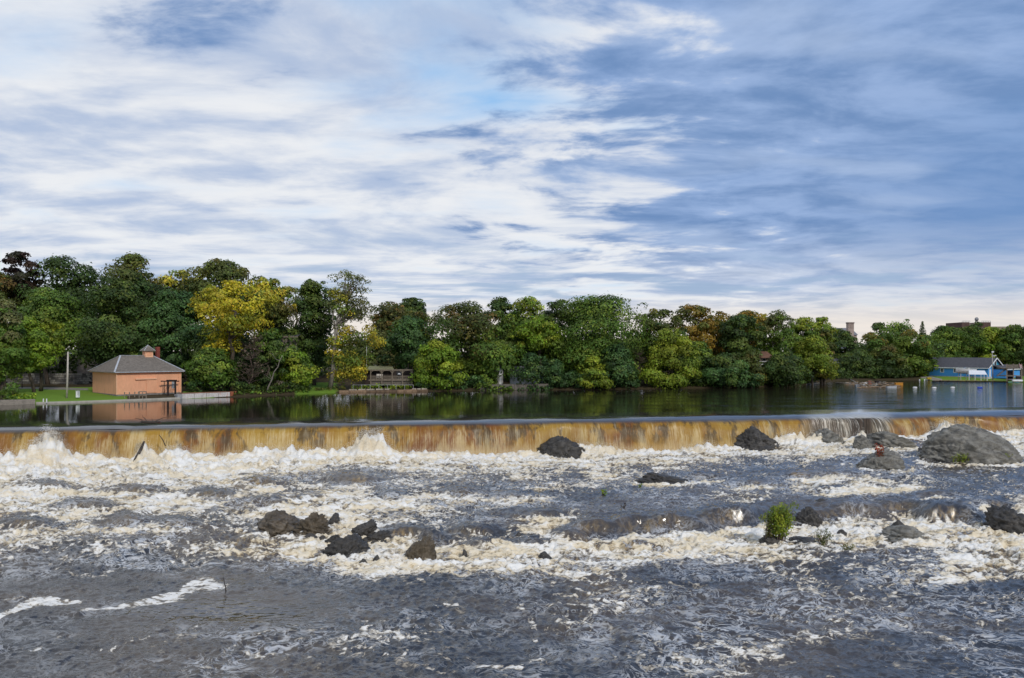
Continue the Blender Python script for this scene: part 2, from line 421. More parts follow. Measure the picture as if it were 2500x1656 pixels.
def rock_mat(name, a, b_, c_):
    m = bpy.data.materials.new(name); m.use_nodes = True; g = G(m.node_tree)
    tc = g.n('ShaderNodeTexCoord').outputs['Object']
    st = g.mapping(tc, (1, 1, 2.2), (0, 0, 0), (0.5, 0.35, 0.3))
    n1 = g.noise(st, 1.1, 6, 0.65, 0.6); n2 = g.noise(tc, 7.0, 5, 0.7); n3 = g.noise(tc, 0.55, 3, 0.5)
    c = g.mix(g.smooth(n1, 0.33, 0.66), a, b_)
    c = g.mix(g.mul(g.smooth(n3, 0.48, 0.62), 0.55), c, c_)
    c = g.mix(1.0, c, g.mix(n2, (0.5, 0.5, 0.5), (1.35, 1.35, 1.35)), 'MULTIPLY')
    b = g.n('ShaderNodeBsdfPrincipled'); g.put(b.inputs['Base Color'], c)
    g.put(b.inputs['Roughness'], g.lin(n3, 0.3, 0.7, 0.32 if a[0] < .06 else 0.5, 0.62 if a[0] < .06 else 0.85)); b.inputs['Specular IOR Level'].default_value = 0.4
    bp = g.n('ShaderNodeBump'); bp.inputs['Distance'].default_value = 0.09; bp.inputs['Strength'].default_value = 0.9
    g.put(bp.inputs['Height'], g.add(n1, g.mul(n2, 0.6))); g.put(b.inputs['Normal'], bp.outputs[0])
    out = g.n('ShaderNodeOutputMaterial'); g.put(out.inputs[0], b.outputs[0]); return m


ROCK_DARK = rock_mat('wet_dark_rock', (0.028, 0.026, 0.024), (0.075, 0.068, 0.060), (0.05, 0.047, 0.044))
ROCK_GREY = rock_mat('grey_rock', (0.085, 0.082, 0.072), (0.27, 0.26, 0.23), (0.17, 0.162, 0.14))
ROCK_BROWN = rock_mat('brown_rock', (0.05, 0.04, 0.028), (0.15, 0.12, 0.085), (0.10, 0.075, 0.042))


# ------------------------------------------------------------------ river: dam line and levels
DK, DY0 = 0.1706, 92.33                        # dam crest: Y = DY0 + DK * X


def dam_y_from_a(a): return DY0 / (1 - DK * a)  # along the bearing a = X / Y


DN = Vector((DK, -1, 0)).normalized()           # downstream normal of the dam
DT = Vector((1, DK, 0)).normalized()            # along the dam


LEDGE = np.array([(-1500, 50), (0, 50), (350, 51), (700, 54), (1000, 54.5), (1400, 55.0), (1560, 56.5), (1700, 58.0), (1850, 60.5), (2050, 62.5), (2300, 61.5), (2500, 60.5), (4200, 60)])


def ledge_y(a):
    """distance of the rock step that crosses the rapids"""
    px = CX + F * a
    return np.interp(px, LEDGE[:, 0], LEDGE[:, 1]) + 0.9 * np.sin(px * 0.021) + 0.5 * np.sin(px * 0.057 + 1)


def ledge_edge(a):
    """1 where the step is an abrupt ledge"""
    px = CX + F * a
    return np.clip(sstep(1380, 1450, px) * sstep(1930, 1860, px) + 0.8 * sstep(1960, 2030, px) * sstep(2420, 2350, px) + 0.6 * sstep(820, 900, px) * sstep(1330, 1250, px), 0, 1)


def base_level(a, Y):
    """undisturbed level of the lower river"""
    Yd = dam_y_from_a(a)
    zf = -4.05 + 1.20 * sstep(0.20, 0.50, a)
    s = np.clip(Yd - Y, 0, None)
    k = 0.30 * sstep(4, 30, s) + 0.12 * sstep(26, 37, s)
    yl = ledge_y(a)
    wl = 3.6 - 2.5 * ledge_edge(a)
    k = k + 0.50 * sstep(yl + wl, yl - wl, Y) + 0.08 * sstep(46, 36, Y)
    return zf + (-5.25 - zf) * k


FOAM_ROWS = """
99999 99999 99999 99999 99999 98788 89999 98779 86554 43568
99999 99999 99999 98999 99887 76667 66655 43445 43333 33344
99999 99999 99987 65445 55555 55566 54444 33334 33233 33333
99998 88888 77665 44334 34444 55444 44444 44335 66544 43333
88887 77777 88654 56555 44333 33333 32333 45555 66777 65433
77876 66666 55888 66667 76655 55322 22223 44333 22332 33444
77776 66655 45678 76655 54433 33211 22333 33322 23344 45655
66555 45555 44455 66755 44433 46654 11222 21223 45668 76445
55555 44544 43233 56877 66677 87744 33366 67766 76777 77666
55544 44433 45666 67777 77888 87788 88888 77765 56677 76788
44434 43445 56666 67788 87888 88888 77766 66555 55554 44667
33333 33333 33345 66777 77777 76665 43334 45544 33344 45677
22222 22222 22222 34565 55544 45655 32222 22444 33334 45566
11111 11111 11111 12222 22222 23454 33222 22333 43345 55433
12222 22222 21111 11122 22222 22345 44332 22334 44443 33334
42112 33221 11111 12112 22222 33455 53322 22334 34433 33344
11111 11112 22221 11112 33222 22444 33222 33334 44443 33333
11111 12222 22222 22222 33222 33443 22223 33333 44333 22333
11122 22333 22332 33344 43222 22333 22333 33344 43322 22233
21112 22233 33333 34444 32222 22233 33333 44433 32222 23332
11122 22222 23333 34433 32222 22222 33344 44433 22222 22222
11111 22223 32222 22333 33222 22233 33344 44333 22222 22222
11111 12222 22222 22222 33322 22222 33333 44332 22222 22233
"""
FMAP = np.array([[int(ch) for ch in r.replace(' ', '')] for r in FOAM_ROWS.strip().splitlines()], float) / 9.3


def foam_density(px, py):
    """foam cover of the lower river, a survey on a coarse grid, softened"""
    u = np.clip((px - 25) / 50, 0, 48.999); v = np.clip((py - 1100) / 25, 0, FMAP.shape[0] - 1.001)
    i, j = u.astype(int), v.astype(int); fu, fv = sstep(0, 1, u - i), sstep(0, 1, v - j)
    return (FMAP[j, i] * (1 - fu) + FMAP[j, i + 1] * fu) * (1 - fv) + (FMAP[j + 1, i] * (1 - fu) + FMAP[j + 1, i + 1] * fu) * fv


# humps where the river pours over hidden rock: bearing/py of the crest, half sizes, height in metres
MOUNDS = [(870, 1178, 62, 9, .45), (1455, 1292, 62, 13, .45), (1545, 1292, 75, 15, .55), (1640, 1286, 70, 15, .55), (1770, 1268, 80, 13, .6),
          (1390, 1316, 50, 11, .35), (2085, 1256, 62, 12, .55), (2200, 1240, 60, 9, .3), (2320, 1262, 75, 14, .6), (1120, 1212, 60, 8, .35), (1245, 1216, 52, 7, .3),
          (960, 1216, 48, 8, .3), (2040, 1165, 110, 7, .3), (2290, 1212, 70, 7, .3), (1330, 1262, 80, 8, .3), (300, 1282, 62, 10, .45), (430, 1285, 55, 9, .3),
          (110, 1200, 80, 10, .5), (330, 1205, 80, 9, .45), (520, 1215, 70, 9, .4), (640, 1185, 60, 8, .4), (200, 1245, 90, 9, .45), (60, 1290, 70, 9, .4),
          (1000, 1310, 80, 10, .4), (1150, 1300, 60, 10, .35), (1190, 1345, 60, 10, .4), (1300, 1335, 70, 10, .35), (1560, 1340, 80, 9, .35), (1680, 1330, 70, 9, .3),
          (1720, 1168, 70, 6, .3), (1960, 1165, 60, 6, .25), (1850, 1185, 80, 6, .25), (2430, 1235, 60, 8, .3), (640, 1235, 80, 8, .35), (2000, 1265, 60, 10, .35)]
# boils thrown up at the foot of the fall: px of centre, half width (px), metres high
BOILS = [(120, 46, 4.2), (30, 60, 0.9), (220, 60, 1.0), (355, 22, 2.0), (430, 40, 1.8), (520, 60, .8), (640, 60, 1.3), (720, 50, 1.1), (800, 50, .8), (895, 42, 3.2),
         (930, 30, 1.5), (1020, 60, .6), (1120, 60, .5), (1250, 60, .7), (1410, 50, 1.5), (1480, 40, 1.0), (1560, 60, .6), (1690, 60, .6), (1740, 40, .8), (1912, 40, 1.7), (1945, 30, .9),
         (1995, 26, 1.4), (2100, 22, 1.2), (2305, 44, 2.4), (2370, 60, 1.1), (2460, 50, .7), (2560, 80, .7), (-60, 60, 1.1)]
STROKES = [((-30, 1512), (60, 1482), (180, 1470), 7, .95), ((200, 1484), (380, 1466), (545, 1440), 7, .72), ((905, 1510), (870, 1560), (1010, 1580), 7, .62), ((1010, 1580), (1065, 1545), (1020, 1520), 5, .55),
           ((800, 1595), (870, 1545), (960, 1520), 7, .55), ((960, 1520), (1060, 1490), (1140, 1478), 5, .5), ((930, 1610), (1100, 1635), (1240, 1640), 6, .55), ((1130, 1630), (1200, 1640), (1290, 1628), 7, .6),
           ((1295, 1470), (1320, 1530), (1300, 1550), 6, .6), ((1300, 1550), (1420, 1590), (1640, 1555), 5, .5), ((210, 1590), (380, 1560), (520, 1530), 5, .5), ((540, 1600), (600, 1560), (700, 1530), 6, .55),
           ((2120, 1520), (2300, 1560), (2400, 1590), 6, .6), ((2300, 1420), (2420, 1390), (2500, 1340), 22, .8), ((2060, 1390), (2200, 1410), (2330, 1380), 6, .5), ((80, 1580), (130, 1560), (150, 1545), 6, .6),
           ((600, 1290), (660, 1300), (720, 1306), 5, .7), ((150, 1360), (420, 1345), (700, 1345), 8, .6), ((1000, 1440), (1060, 1400), (1130, 1390), 7, .5)]


# rocks of the rapids: label, left, right, top and waterline in the photo, stone, seed
def rock_table(RK):
    big = None
    RK('dark domed rock alone in the foam below the middle of the dam', 1298, 1442, 1070, 1121, ROCK_DARK, 1, .66)
    RK('dark triangular rock standing clear below the dam, right of the middle', 1785, 1925, 1052, 1101, ROCK_DARK, 2, .42, sharp=.6)
    RK('grey blocky rock just below the broken stretch of the dam', 1985, 2076, 1051, 1086, ROCK_GREY, 3, .45)
    RK('low grey rock left of the ridged rocks near the dam', 2082, 2142, 1065, 1101, ROCK_GREY, 4, .45)
    RK('long ridged rock with a mossy point left of the great boulder', 2128, 2258, 1058, 1095, ROCK_GREY, 5, .25)
    big = RK('great grey boulder at the right edge, the largest rock', 2262, 2520, 1043, 1132, ROCK_GREY, 6, .42, depth=.7, terr=.08, rough=.075, sharp=.7)
    RK('slanting dark slab at the left foot of the great boulder', 2243, 2310, 1090, 1110, ROCK_DARK, 7, .7)
    RK('dark rock behind the great boulder against the white plume', 2275, 2342, 1037, 1062, ROCK_DARK, 8, .6)
    RK('grey cleft rock with a red-leaved sapling', 2105, 2226, 1100, 1151, ROCK_GREY, 9, .62)
    RK('low pale rock at the foot of the exposed dam planks', 2062, 2125, 1052, 1066, ROCK_BROWN, 10, .5)
    RK('broad grey rock at left of the mid-river rocks', 588, 735, 1254, 1303, ROCK_BROWN, 11, .55)
    RK('knobbly brown rock joined to the broad rock, on its right', 704, 812, 1259, 1307, ROCK_BROWN, 12, .6, rough=.28)
    RK('small dark stone right of the knobbly brown rock', 798, 832, 1257, 1281, ROCK_DARK, 13, .6)
    RK('low dark stone below the knobbly brown rock', 731, 776, 1307, 1323, ROCK_DARK, 14)
    RK('tiny dark stone right of the low dark stone', 772, 798, 1312, 1321, ROCK_DARK, 44)
    RK('slanting black ledge with water running over its top', 842, 925, 1278, 1312, ROCK_DARK, 15, .85, sharp=.6)
    RK('small black wedge left of the slanting ledges', 785, 832, 1311, 1332, ROCK_DARK, 16, .8)
    RK('largest slanting black ledge in the middle of the rapids', 772, 905, 1318, 1362, ROCK_DARK, 17, .72, sharp=.6)
    RK('long wet ledge behind the largest slanting ledge', 868, 968, 1303, 1328, ROCK_DARK, 18, .7)
    RK('steep grey-brown boulder with a blunt peak in mid-rapids', 966, 1070, 1316, 1376, ROCK_BROWN, 19, .82, sharp=.7)
    RK('small black stone left of the steep boulder, nearer the camera', 872, 897, 1369, 1384, ROCK_DARK, 20)
    RK('second small black stone left of the steep boulder', 906, 932, 1361, 1381, ROCK_DARK, 21, .6)
    RK('black stone tip in foam right of the steep boulder', 1255, 1277, 1304, 1321, ROCK_DARK, 22)
    RK('tiny black stone tip left of another in the white foam', 1230, 1242, 1307, 1317, ROCK_DARK, 23)
    RK('dark low rock in the lower foam right of the middle', 1308, 1352, 1352, 1371, ROCK_DARK, 24, .4)
    RK('black notch of rock standing in foam beside the steep boulder', 1126, 1142, 1345, 1362, ROCK_DARK, 25)
    RK('black pitted boulder cut by the right edge', 2418, 2560, 1249, 1304, ROCK_DARK, 26, .4)
    RK('flat grey rock lying long in the foam at right', 2150, 2298, 1294, 1325, ROCK_GREY, 27, .5, sharp=.55)
    RK('dark pointed stone behind the flat grey rock', 2174, 2216, 1274, 1298, ROCK_DARK, 28, .55)
    RK('small grey stone left of the flat grey rock', 2044, 2070, 1297, 1310, ROCK_DARK, 29)
    RK('dark jagged rock right behind the green bush', 1950, 2022, 1245, 1288, ROCK_DARK, 30, .4)
    RK('flat dark rock washed by water above the bush', 1555, 1692, 1162, 1181, ROCK_DARK, 31, .25)
    RK('small black rock tip upstream of the bush', 1994, 2032, 1221, 1232, ROCK_DARK, 32, .35)
    RK('low black rock at the roots of the green bush', 1858, 1925, 1312, 1336, ROCK_DARK, 33, .4)
    RK('thin black ledge right of the bush roots', 1915, 2010, 1319, 1332, ROCK_DARK, 34)
    RK('dark stone tip left of the dark pointed stone', 2136, 2150, 1283, 1290, ROCK_DARK, 35)
    return big


ROCK_SPOTS = []
rock_table(lambda label, x0, x1, top, base, *a, **k: ROCK_SPOTS.append((x0, x1, top, base)))


def build_rapids():
    A = np.concatenate([np.linspace(-1.5, -0.74, 40, endpoint=False), np.linspace(-0.74, 0.74, 1160, endpoint=False), np.linspace(0.74, 1.5, 41)])
    w = np.linspace(0, 1, 600)
    a = A[None, :]
    Yd = dam_y_from_a(a) - 0.15
    inv = (1 / 28.0) + (1 / Yd - 1 / 28.0) * (w[:, None] ** 0.92)
    Y = 1 / inv
    near = np.array([4.0, 12.0, 20.0, 24.0])[:, None] + 0 * a
    Y = np.concatenate([near, Y], 0)
    a = np.broadcast_to(a, Y.shape)
    X = a * Y
    zb = base_level(a, Y)
    px = CX + F * a; py = HY + F * (H - zb) / Y
    s = (dam_y_from_a(a) - Y) * 0.986
    # drift of the current bends everything a little
    wx = fbm(X * 0.11, Y * 0.13, 3, 1); wy = fbm(X * 0.11, Y * 0.13, 3, 5)
    pyw = py + (26 * wy + 20 * pn(X * 0.22, Y * 0.22, 4) + 9 * pn(X * 0.5, Y * 0.5, 3)) * sstep(1090, 1200, py); pxw = px + 55 * wx
    c = foam_density(pxw, pyw)
    # the plunge zone is wholly white, wider to the left
    c = np.maximum(c, sstep(15 - 9 * sstep(-0.1, 0.35, a), 3.0, s))
    stroke = np.zeros_like(c)
    for p0, p1, p2, hw, val in STROKES:
        best = np.full(px.shape, 1e9)
        for k in range(2):
            q0, q1 = ((p0, p1), (p1, p2))[k]
            ex, ey = q1[0] - q0[0], (q1[1] - q0[1]) * 2.2
            t = np.clip(((pxw - q0[0]) * ex + (pyw - q0[1]) * 2.2 * ey) / (ex * ex + ey * ey), 0, 1)
            dd = np.hypot(pxw - q0[0] - t * ex, ((pyw - q0[1]) * 2.2 - t * ey) )
            best = np.minimum(best, dd)
        stroke = np.maximum(stroke, val * (0.95 if val > .7 else 0.72) * sstep(hw * 3.2, hw * 0.3, best + 5 * pn(X * 1.3, Y * 1.6, 121)))
    z = zb.copy()
    air = np.zeros_like(z)
    hump = np.zeros_like(z)
    for mx, my, hx, hy, hm in MOUNDS:
        dx = (px - mx) / hx + 0.25 * wy; dy = (py - my) / hy + 0.5 * wx
        gsh = np.exp(-dx ** 2) * np.where(dy < 0, np.exp(-(dy / 2.0) ** 2), np.exp(-(dy / 0.65) ** 2))
        hump = np.maximum(hump, gsh * hm * 1.35)
        c = np.maximum(c, 0.92 * np.exp(-(dx / 1.15) ** 2) * np.exp(-((dy - 2.0) / 0.9) ** 2))
        c = c * (1 - 0.78 * gsh)
        air = np.maximum(air, 0.9 * np.exp(-(dx / 0.8) ** 2) * np.exp(-((dy - 0.7) / 0.6) ** 2) * (0.4 + 0.6 * sstep(-.2, .3, pn(X * .6, Y * .3, 9))))
    z += hump
    ly, le = ledge_y(a) + 0.8 * wx, ledge_edge(a)
    c = c * (1 - 0.80 * le * np.exp(-((Y - ly - 0.3) / 1.5) ** 2))
    c = np.maximum(c, 0.93 * (0.35 + 0.65 * le) * np.exp(-((Y - ly + 3.2) / 1.9) ** 2) * sstep(-0.5, 0.1, pn(X * 0.25, Y * 0.2, 19) + 0.25 * le))
    for x0, x1, top, base in ROCK_SPOTS:            # white collars where the current meets the rocks
        hw = (x1 - x0) / 2; u = (px + 14 * wy - (x0 + x1) / 2) / (hw * 1.12)
        ring = np.exp(-u ** 6) * np.exp(-((py - base - 7) / 8.0) ** 2) + 0.8 * np.exp(-((np.abs(u) - 1.0) / 0.22) ** 2) * np.exp(-((py - base + 2) / 9.0) ** 2)
        c = np.maximum(c, np.clip(ring, 0, 1) * np.clip(0.30 + c * 1.1, 0, 0.9))
    # plunge pile
    left = sstep(0.05, -0.25, a)
    pile = np.exp(-((s - 2.2) / 2.2) ** 2) * (0.15 + 0.25 * left) + left * 0.55 * np.exp(-((s - 6.0) / 3.5) ** 2)
    for bx, bw, bh in BOILS:
        u = (px - bx) / bw
        pile = pile + bh * 0.80 * np.exp(-u ** 2) * np.exp(-((s - 2.4) / 1.6) ** 2)
    lump = np.abs(pn(X * 0.9 + wx, Y * 0.75, 21)) * 1.5 + 0.34 * np.abs(pn(X * 2.1, Y * 1.8, 22)) * 1.5 + 0.07 * np.abs(pn(X * 4.7, Y * 4.0, 23)) * 1.5
    z += pile * (0.62 + 0.42 * lump)
    # standing waves and chop
    calm = np.exp(-((px - 560) / 330) ** 2 - ((py - 1490) / 60) ** 2) * 0.85
    amp = (0.11 + 0.33 * np.clip(c, 0, 1) ** 1.3) * (1 - calm) * (1 - 0.25 * sstep(45, 30, Y)) * (1 - 0.45 * sstep(7, 2, s))
    ridge = 1 - np.abs(fbm(X * 0.42 + 0.7 * wx, Y * 0.62 + 0.7 * wy, 2, 31)) * 1.9
    chop = 1 - np.abs(pn(X * 1.15 + wx, Y * 1.5, 41)) * 2.2
    small = fbm(X * 2.6 + wx * 2, Y * 3.0, 3, 51)
    z += amp * (0.85 * ridge + 0.60 * chop + 0.55 * small + 0.45 * (lump - 0.5) * c) - amp * 0.6
    z += 0.10 * fbm(X * 0.16, Y * 0.25, 2, 61) * (1 + 2 * c) + 0.11 * (1 - np.abs(fbm(X * 0.20 + wx, Y * 0.34 + wy, 2, 63)) * 2.0) * (1 - calm)
    # boiling white ridges
    hot = sstep(0.62, 0.95, c)
    z += hot * 0.24 * (lump - 0.45)
    c = c * (1 - 0.16 * sstep(1390, 1450, py))
    c_turb = c.copy()
    c = np.maximum(c, stroke)                         # drifting foam lines lie flat on the water
    # lace of foam: warped ridged noise turned into an exact cover fraction
    qx = X + 1.6 * fbm(X * 0.35, Y * 0.35, 3, 71); qy = Y + 1.6 * fbm(X * 0.35, Y * 0.35, 3, 77)
    r1 = 1 - np.abs(pn(qx * 0.36, qy * 0.95, 81)) * 2.0; r2 = 1 - np.abs(pn(qx * 0.9, qy * 2.1, 83)) * 2.0; r3 = 1 - np.abs(pn(qx * 2.3, qy * 4.6, 85)) * 2.0
    pat = 0.42 * r1 + 0.33 * r2 + 0.25 * r3 + 0.35 * fbm(X * 0.25, Y * 0.3, 2, 91) + 0.30 * (chop - 0.5) + 0.25 * small
    sm = np.sort(pat[::7, ::7].ravel()); rank = np.interp(pat, sm, np.linspace(0, 1, sm.size))
    # where foam is sparse it is drawn out into long thin threads and rings
    ux = X + 3.2 * fbm(X * 0.16, Y * 0.18, 3, 101); uy = Y + 3.2 * fbm(X * 0.16, Y * 0.18, 3, 107)
    la = 1 - np.abs(pn(ux * 0.40, uy * 0.62, 111)) * 2.6; lb = 1 - np.abs(pn(ux * 1.15, uy * 1.6, 113)) * 2.3
    low = np.maximum(la, 0.90 * lb) + 0.26 * small + 0.30 * r3 + 0.30 * fbm(X * 0.3, Y * 0.4, 3, 117)
    sl = np.sort(low[::7, ::7].ravel()); rlow = np.interp(low, sl, np.linspace(0, 1, sl.size))
    mixc = sstep(0.34, 0.62, c); rank = rlow * (1 - mixc) + rank * mixc
    cc = np.clip(c, 0, 1) ** (0.98 + 0.35 * (1 - mixc))
    foam = np.clip(0.5 + (rank - (1 - cc)) / (0.50 + 0.55 * mixc) + 0.10 * (ridge - 0.6) * mixc, 0, 1)
    foam = foam * (0.50 + 0.50 * sstep(0.22, 0.60, c))
    foam = np.where(cc > 0.9, np.maximum(foam, sstep(0.85, 1.0, cc)), foam)
    air = np.clip(np.maximum(air, sstep(0.30, 0.70, c) * (0.60 + 0.7 * pn(X * .25, Y * .5, 95))), 0, 1)
    nr, nc = Y.shape
    V = np.stack([X, Y, z], -1).reshape(-1, 3)
    idx = np.arange(nr * nc).reshape(nr, nc)
    Fc = np.stack([idx[:-1, :-1], idx[:-1, 1:], idx[1:, 1:], idx[1:, :-1]], -1).reshape(-1, 4)
    me = mesh_np('river_rapids', V, Fc)
    fattr(me, 'foam', foam.ravel()); fattr(me, 'air', air.ravel()); fattr(me, 'cover', c_turb.ravel()); fattr(me, 'calm', calm.ravel())
    o = link('river_rapids', me, rapids_mat(), None, True)
    props(o, 'brown and white rapids of the river below the dam', 'water', kind='structure')
    return X, Y, z, c, s, px, py


RX, RY, RZ, RC, RS, RPX, RPY = build_rapids()


def rapid_z(px, Y):
    """water height on a bearing at a distance"""
    j = int(np.argmin(np.abs(RPX[0] - px))); col = RY[:, j]; i = int(np.argmin(np.abs(col - Y)))
    return float(RZ[i, j])


def on_rapids(px, py):
    """where the photo's pixel meets the lower river's mean level"""
    a = (px - CX) / F; Y = 60.0
    for _ in range(40):
        z = float(base_level(np.array([a]), np.array([Y]))[0]); Yn = F * (H - z) / (py - HY); Y += 0.5 * (Yn - Y)
    return Vector((a * Y, Y, float(base_level(np.array([a]), np.array([Y]))[0])))


def build_fall():
    prof = np.array([(-9, 0, 0), (-5, -.004, .01), (-3, -.035, .02), (-2, -.085, .03), (-1.3, -.14, .05), (-.8, -.195, .07), (-.4, -.26, .095), (-.1, -.33, .125), (.15, -.42, .16), (.38, -.53, .21), (.58, -.74, .27), (.76, -1.0, .35),
                     (.93, -1.32, .43), (1.08, -1.68, .52), (1.22, -2.08, .62), (1.34, -2.52, .73), (1.45, -3.0, .85), (1.55, -3.6, 1.0), (1.63, -4.3, 1.15)])
    n = 1500
    U = np.linspace(-110, 130, n)
    K = len(prof)
    u = U[:, None]
    wob = fbm(u * 0.09, u * 0 + 2.2, 4, 3) * 1.15
    rib = fbm(u * 0.8, prof[None, :, 2] * 0.8, 4, 8)
    q = prof[None, :, 0] + wob * sstep(0.02, 0.5, prof[None, :, 2]) + 0.16 * rib * sstep(0.1, 0.6, prof[None, :, 2])
    zz = prof[None, :, 1] * (1 + 0 * u) + (0.16 * fbm(u * 0.10, u * 0 + 5, 4, 13) - 0.03) * sstep(0.0, 0.07, prof[None, :, 2])
    ox, oy = 0.0, DY0
    X = ox + DT.x * u + DN.x * q; Y = oy + DT.y * u + DN.y * q
    V = np.stack([X, Y, zz], -1).reshape(-1, 3)
    idx = np.arange(n * K).reshape(n, K)
    Fc = np.stack([idx[:-1, :-1], idx[:-1, 1:], idx[1:, 1:], idx[1:, :-1]], -1).reshape(-1, 4)
    me = mesh_np('waterfall', V, Fc)
    uu = np.broadcast_to(u, X.shape)
    fattr(me, 'along', uu.ravel()); fattr(me, 'fall', np.broadcast_to(prof[None, :, 2], X.shape).ravel())
    pxs = CX + F * X / Y
    thin = sstep(1945, 2000, pxs) * sstep(2190, 2150, pxs) * (0.72 + 0.28 * sstep(2060, 2085, pxs) * sstep(2140, 2115, pxs))
    fattr(me, 'thin', thin.ravel()); fattr(me, 'bare', (sstep(2066, 2082, pxs) * sstep(2142, 2122, pxs)).ravel())
    o = link('waterfall', me, fall_mat(), None, True)
    props(o, 'amber sheet of water falling over the long low dam', 'water', kind='structure')


build_fall()


def build_upper_river():
    e = [Vector((0, DY0, 0)) + DT * u - DN * 9 for u in (-110, 130)]
    V = [(-420, e[0].y - 310 * DK, 0), tuple(e[0]), tuple(e[1]), (700, e[1].y + 570 * DK * .5, 0), (900, 900, 0), (-600, 900, 0)]
    me = bpy.data.meshes.new('river_upstream'); me.from_pydata(V, [], [tuple(range(6))]); me.update()
    o = link('river_upstream', me, upper_water_mat())
    props(o, 'dark smooth river held back above the dam', 'water', kind='structure')


build_upper_river()


def build_dam():
    t = empty('dam', (0, DY0, -6), 'long low river dam hidden behind the amber falling water', 'dam')
    wall = MB(); c = Vector((0, DY0, -7.5))
    wall.box(c + DT * -110 - DN * 1.6, DT * 240, DN * 1.25, Vector((0, 0, 7.15)))
    wall.build('wall', pmat('wet_dam_wall', (0.045, 0.035, 0.028), 0.5, 0.4, 1.5, 0.4, 6), t)
    plank = pmat('wet_planks', (0.06, 0.035, 0.024), 0.5, 0.45, 2.0, 0.3, 9, stretch=(1, 1, 0.2))
    for k in range(34):
        a = (1960 + k * 7 - CX) / F; Y = DY0 / (1 - DK * a); p = Vector((a * Y, Y, -4.0))
        MB().box(p - DN * 0.34 - DT * 0.16, DT * 0.31, DN * (0.10 + 0.04 * (k % 3)), Vector((0, 0, 3.62 + 0.02 * (k % 2)))).build('plank', plank, t)


build_dam()

# ------------------------------------------------------------------ banks
SHORE = np.array([(-1500, 92), (-600, 104), (0, 119), (100, 122), (300, 128), (440, 134), (560, 139), (700, 147), (850, 156), (1030, 159), (1250, 164), (1600, 169), (1850, 179), (1965, 190), (2010, 208), (2080, 216), (2230, 222), (2330, 216), (2500, 213), (2900, 215), (4200, 230)])


def shore_d(px): return np.interp(px, SHORE[:, 0], SHORE[:, 1])


def ground_z(px, d):
    o = d - shore_d(px)
    hill = sstep(900, 450, px)
    z = np.where(o < 0, 0.12 + o * 0.35, 0.12 + 0.28 * sstep(0, 1.2, o) + 0.022 * np.clip(o, 0, 45))
    z = z + hill * 5.0 * sstep(44, 95, o) + (1 - hill) * 2.2 * sstep(14, 70, o) + sstep(2200, 2320, px) * 0.35 * sstep(1, 5, o)
    X = (px - CX) / F * d
    return z + 0.07 * fbm(X * 0.3, d * 0.3, 3, 15) * sstep(0.5, 4, o)


def gz(px, d): return float(ground_z(np.array([float(px)]), np.array([float(d)]))[0])


def ground_mat():
    m = bpy.data.materials.new('bank_ground'); m.use_nodes = True; g = G(m.node_tree)
    tc = g.n('ShaderNodeTexCoord').outputs['Object']
    n = g.noise(tc, 0.6, 6, 0.65); n2 = g.noise(tc, 5.0, 4, 0.7)
    litter = g.mix(n2, (0.030, 0.024, 0.014), (0.085, 0.065, 0.035))
    grass = g.mix(g.add(g.mul(n, 0.5), g.mul(n2, 0.5)), (0.075, 0.14, 0.016), (0.19, 0.30, 0.04))
    c = g.mix(g.smooth(g.add(g.attr('lawn'), g.mul(g.sub(n, 0.5), 0.6)), 0.35, 0.6), litter, grass)
    b = g.n('ShaderNodeBsdfPrincipled'); g.put(b.inputs['Base Color'], c); b.inputs['Roughness'].default_value = 0.95; b.inputs['Specular IOR Level'].default_value = 0.1
    bp = g.n('ShaderNodeBump'); bp.inputs['Strength'].default_value = 0.8; bp.inputs['Distance'].default_value = 0.1
    g.put(bp.inputs['Height'], n2); g.put(b.inputs['Normal'], bp.outputs[0])
    out = g.n('ShaderNodeOutputMaterial'); g.put(out.inputs[0], b.outputs[0]); return m


def lawn_amount(px, d):
    o = d - shore_d(px)
    l = sstep(20, 70, px) * sstep(330, 290, px) * sstep(34, 24, o)
    l = np.maximum(l, sstep(440, 450, px) * sstep(540, 500, px) * sstep(16, 8, o))
    l = np.maximum(l, sstep(700, 740, px) * sstep(850, 800, px) * sstep(30, 20, o) * 0.8)
    l = np.maximum(l, sstep(2225, 2270, px) * sstep(12, 8, o) * 0.9)
    return np.maximum(l, 0.22)


def build_ground():
    P = np.linspace(-1500, 4200, 570)
    O = np.concatenate([[-6, -3, -1.2, -0.4, 0, .3, .7, 1.2, 2], np.linspace(3, 60, 58), np.linspace(64, 120, 15), [150, 220, 400, 800, 1800, 4500]])
    pp, oo = np.meshgrid(P, O)
    d = shore_d(pp) + oo
    V = np.stack([(pp - CX) / F * d, d, ground_z(pp, d)], -1).reshape(-1, 3)
    nr, nc = pp.shape; idx = np.arange(nr * nc).reshape(nr, nc)
    Fc = np.stack([idx[:-1, :-1], idx[:-1, 1:], idx[1:, 1:], idx[1:, :-1]], -1).reshape(-1, 4)
    me = mesh_np('ground', V, Fc); fattr(me, 'lawn', lawn_amount(pp, d).ravel())
    props(link('ground', me, ground_mat(), None, True), 'grassy and wooded far bank of the river', 'ground', kind='structure')


build_ground()


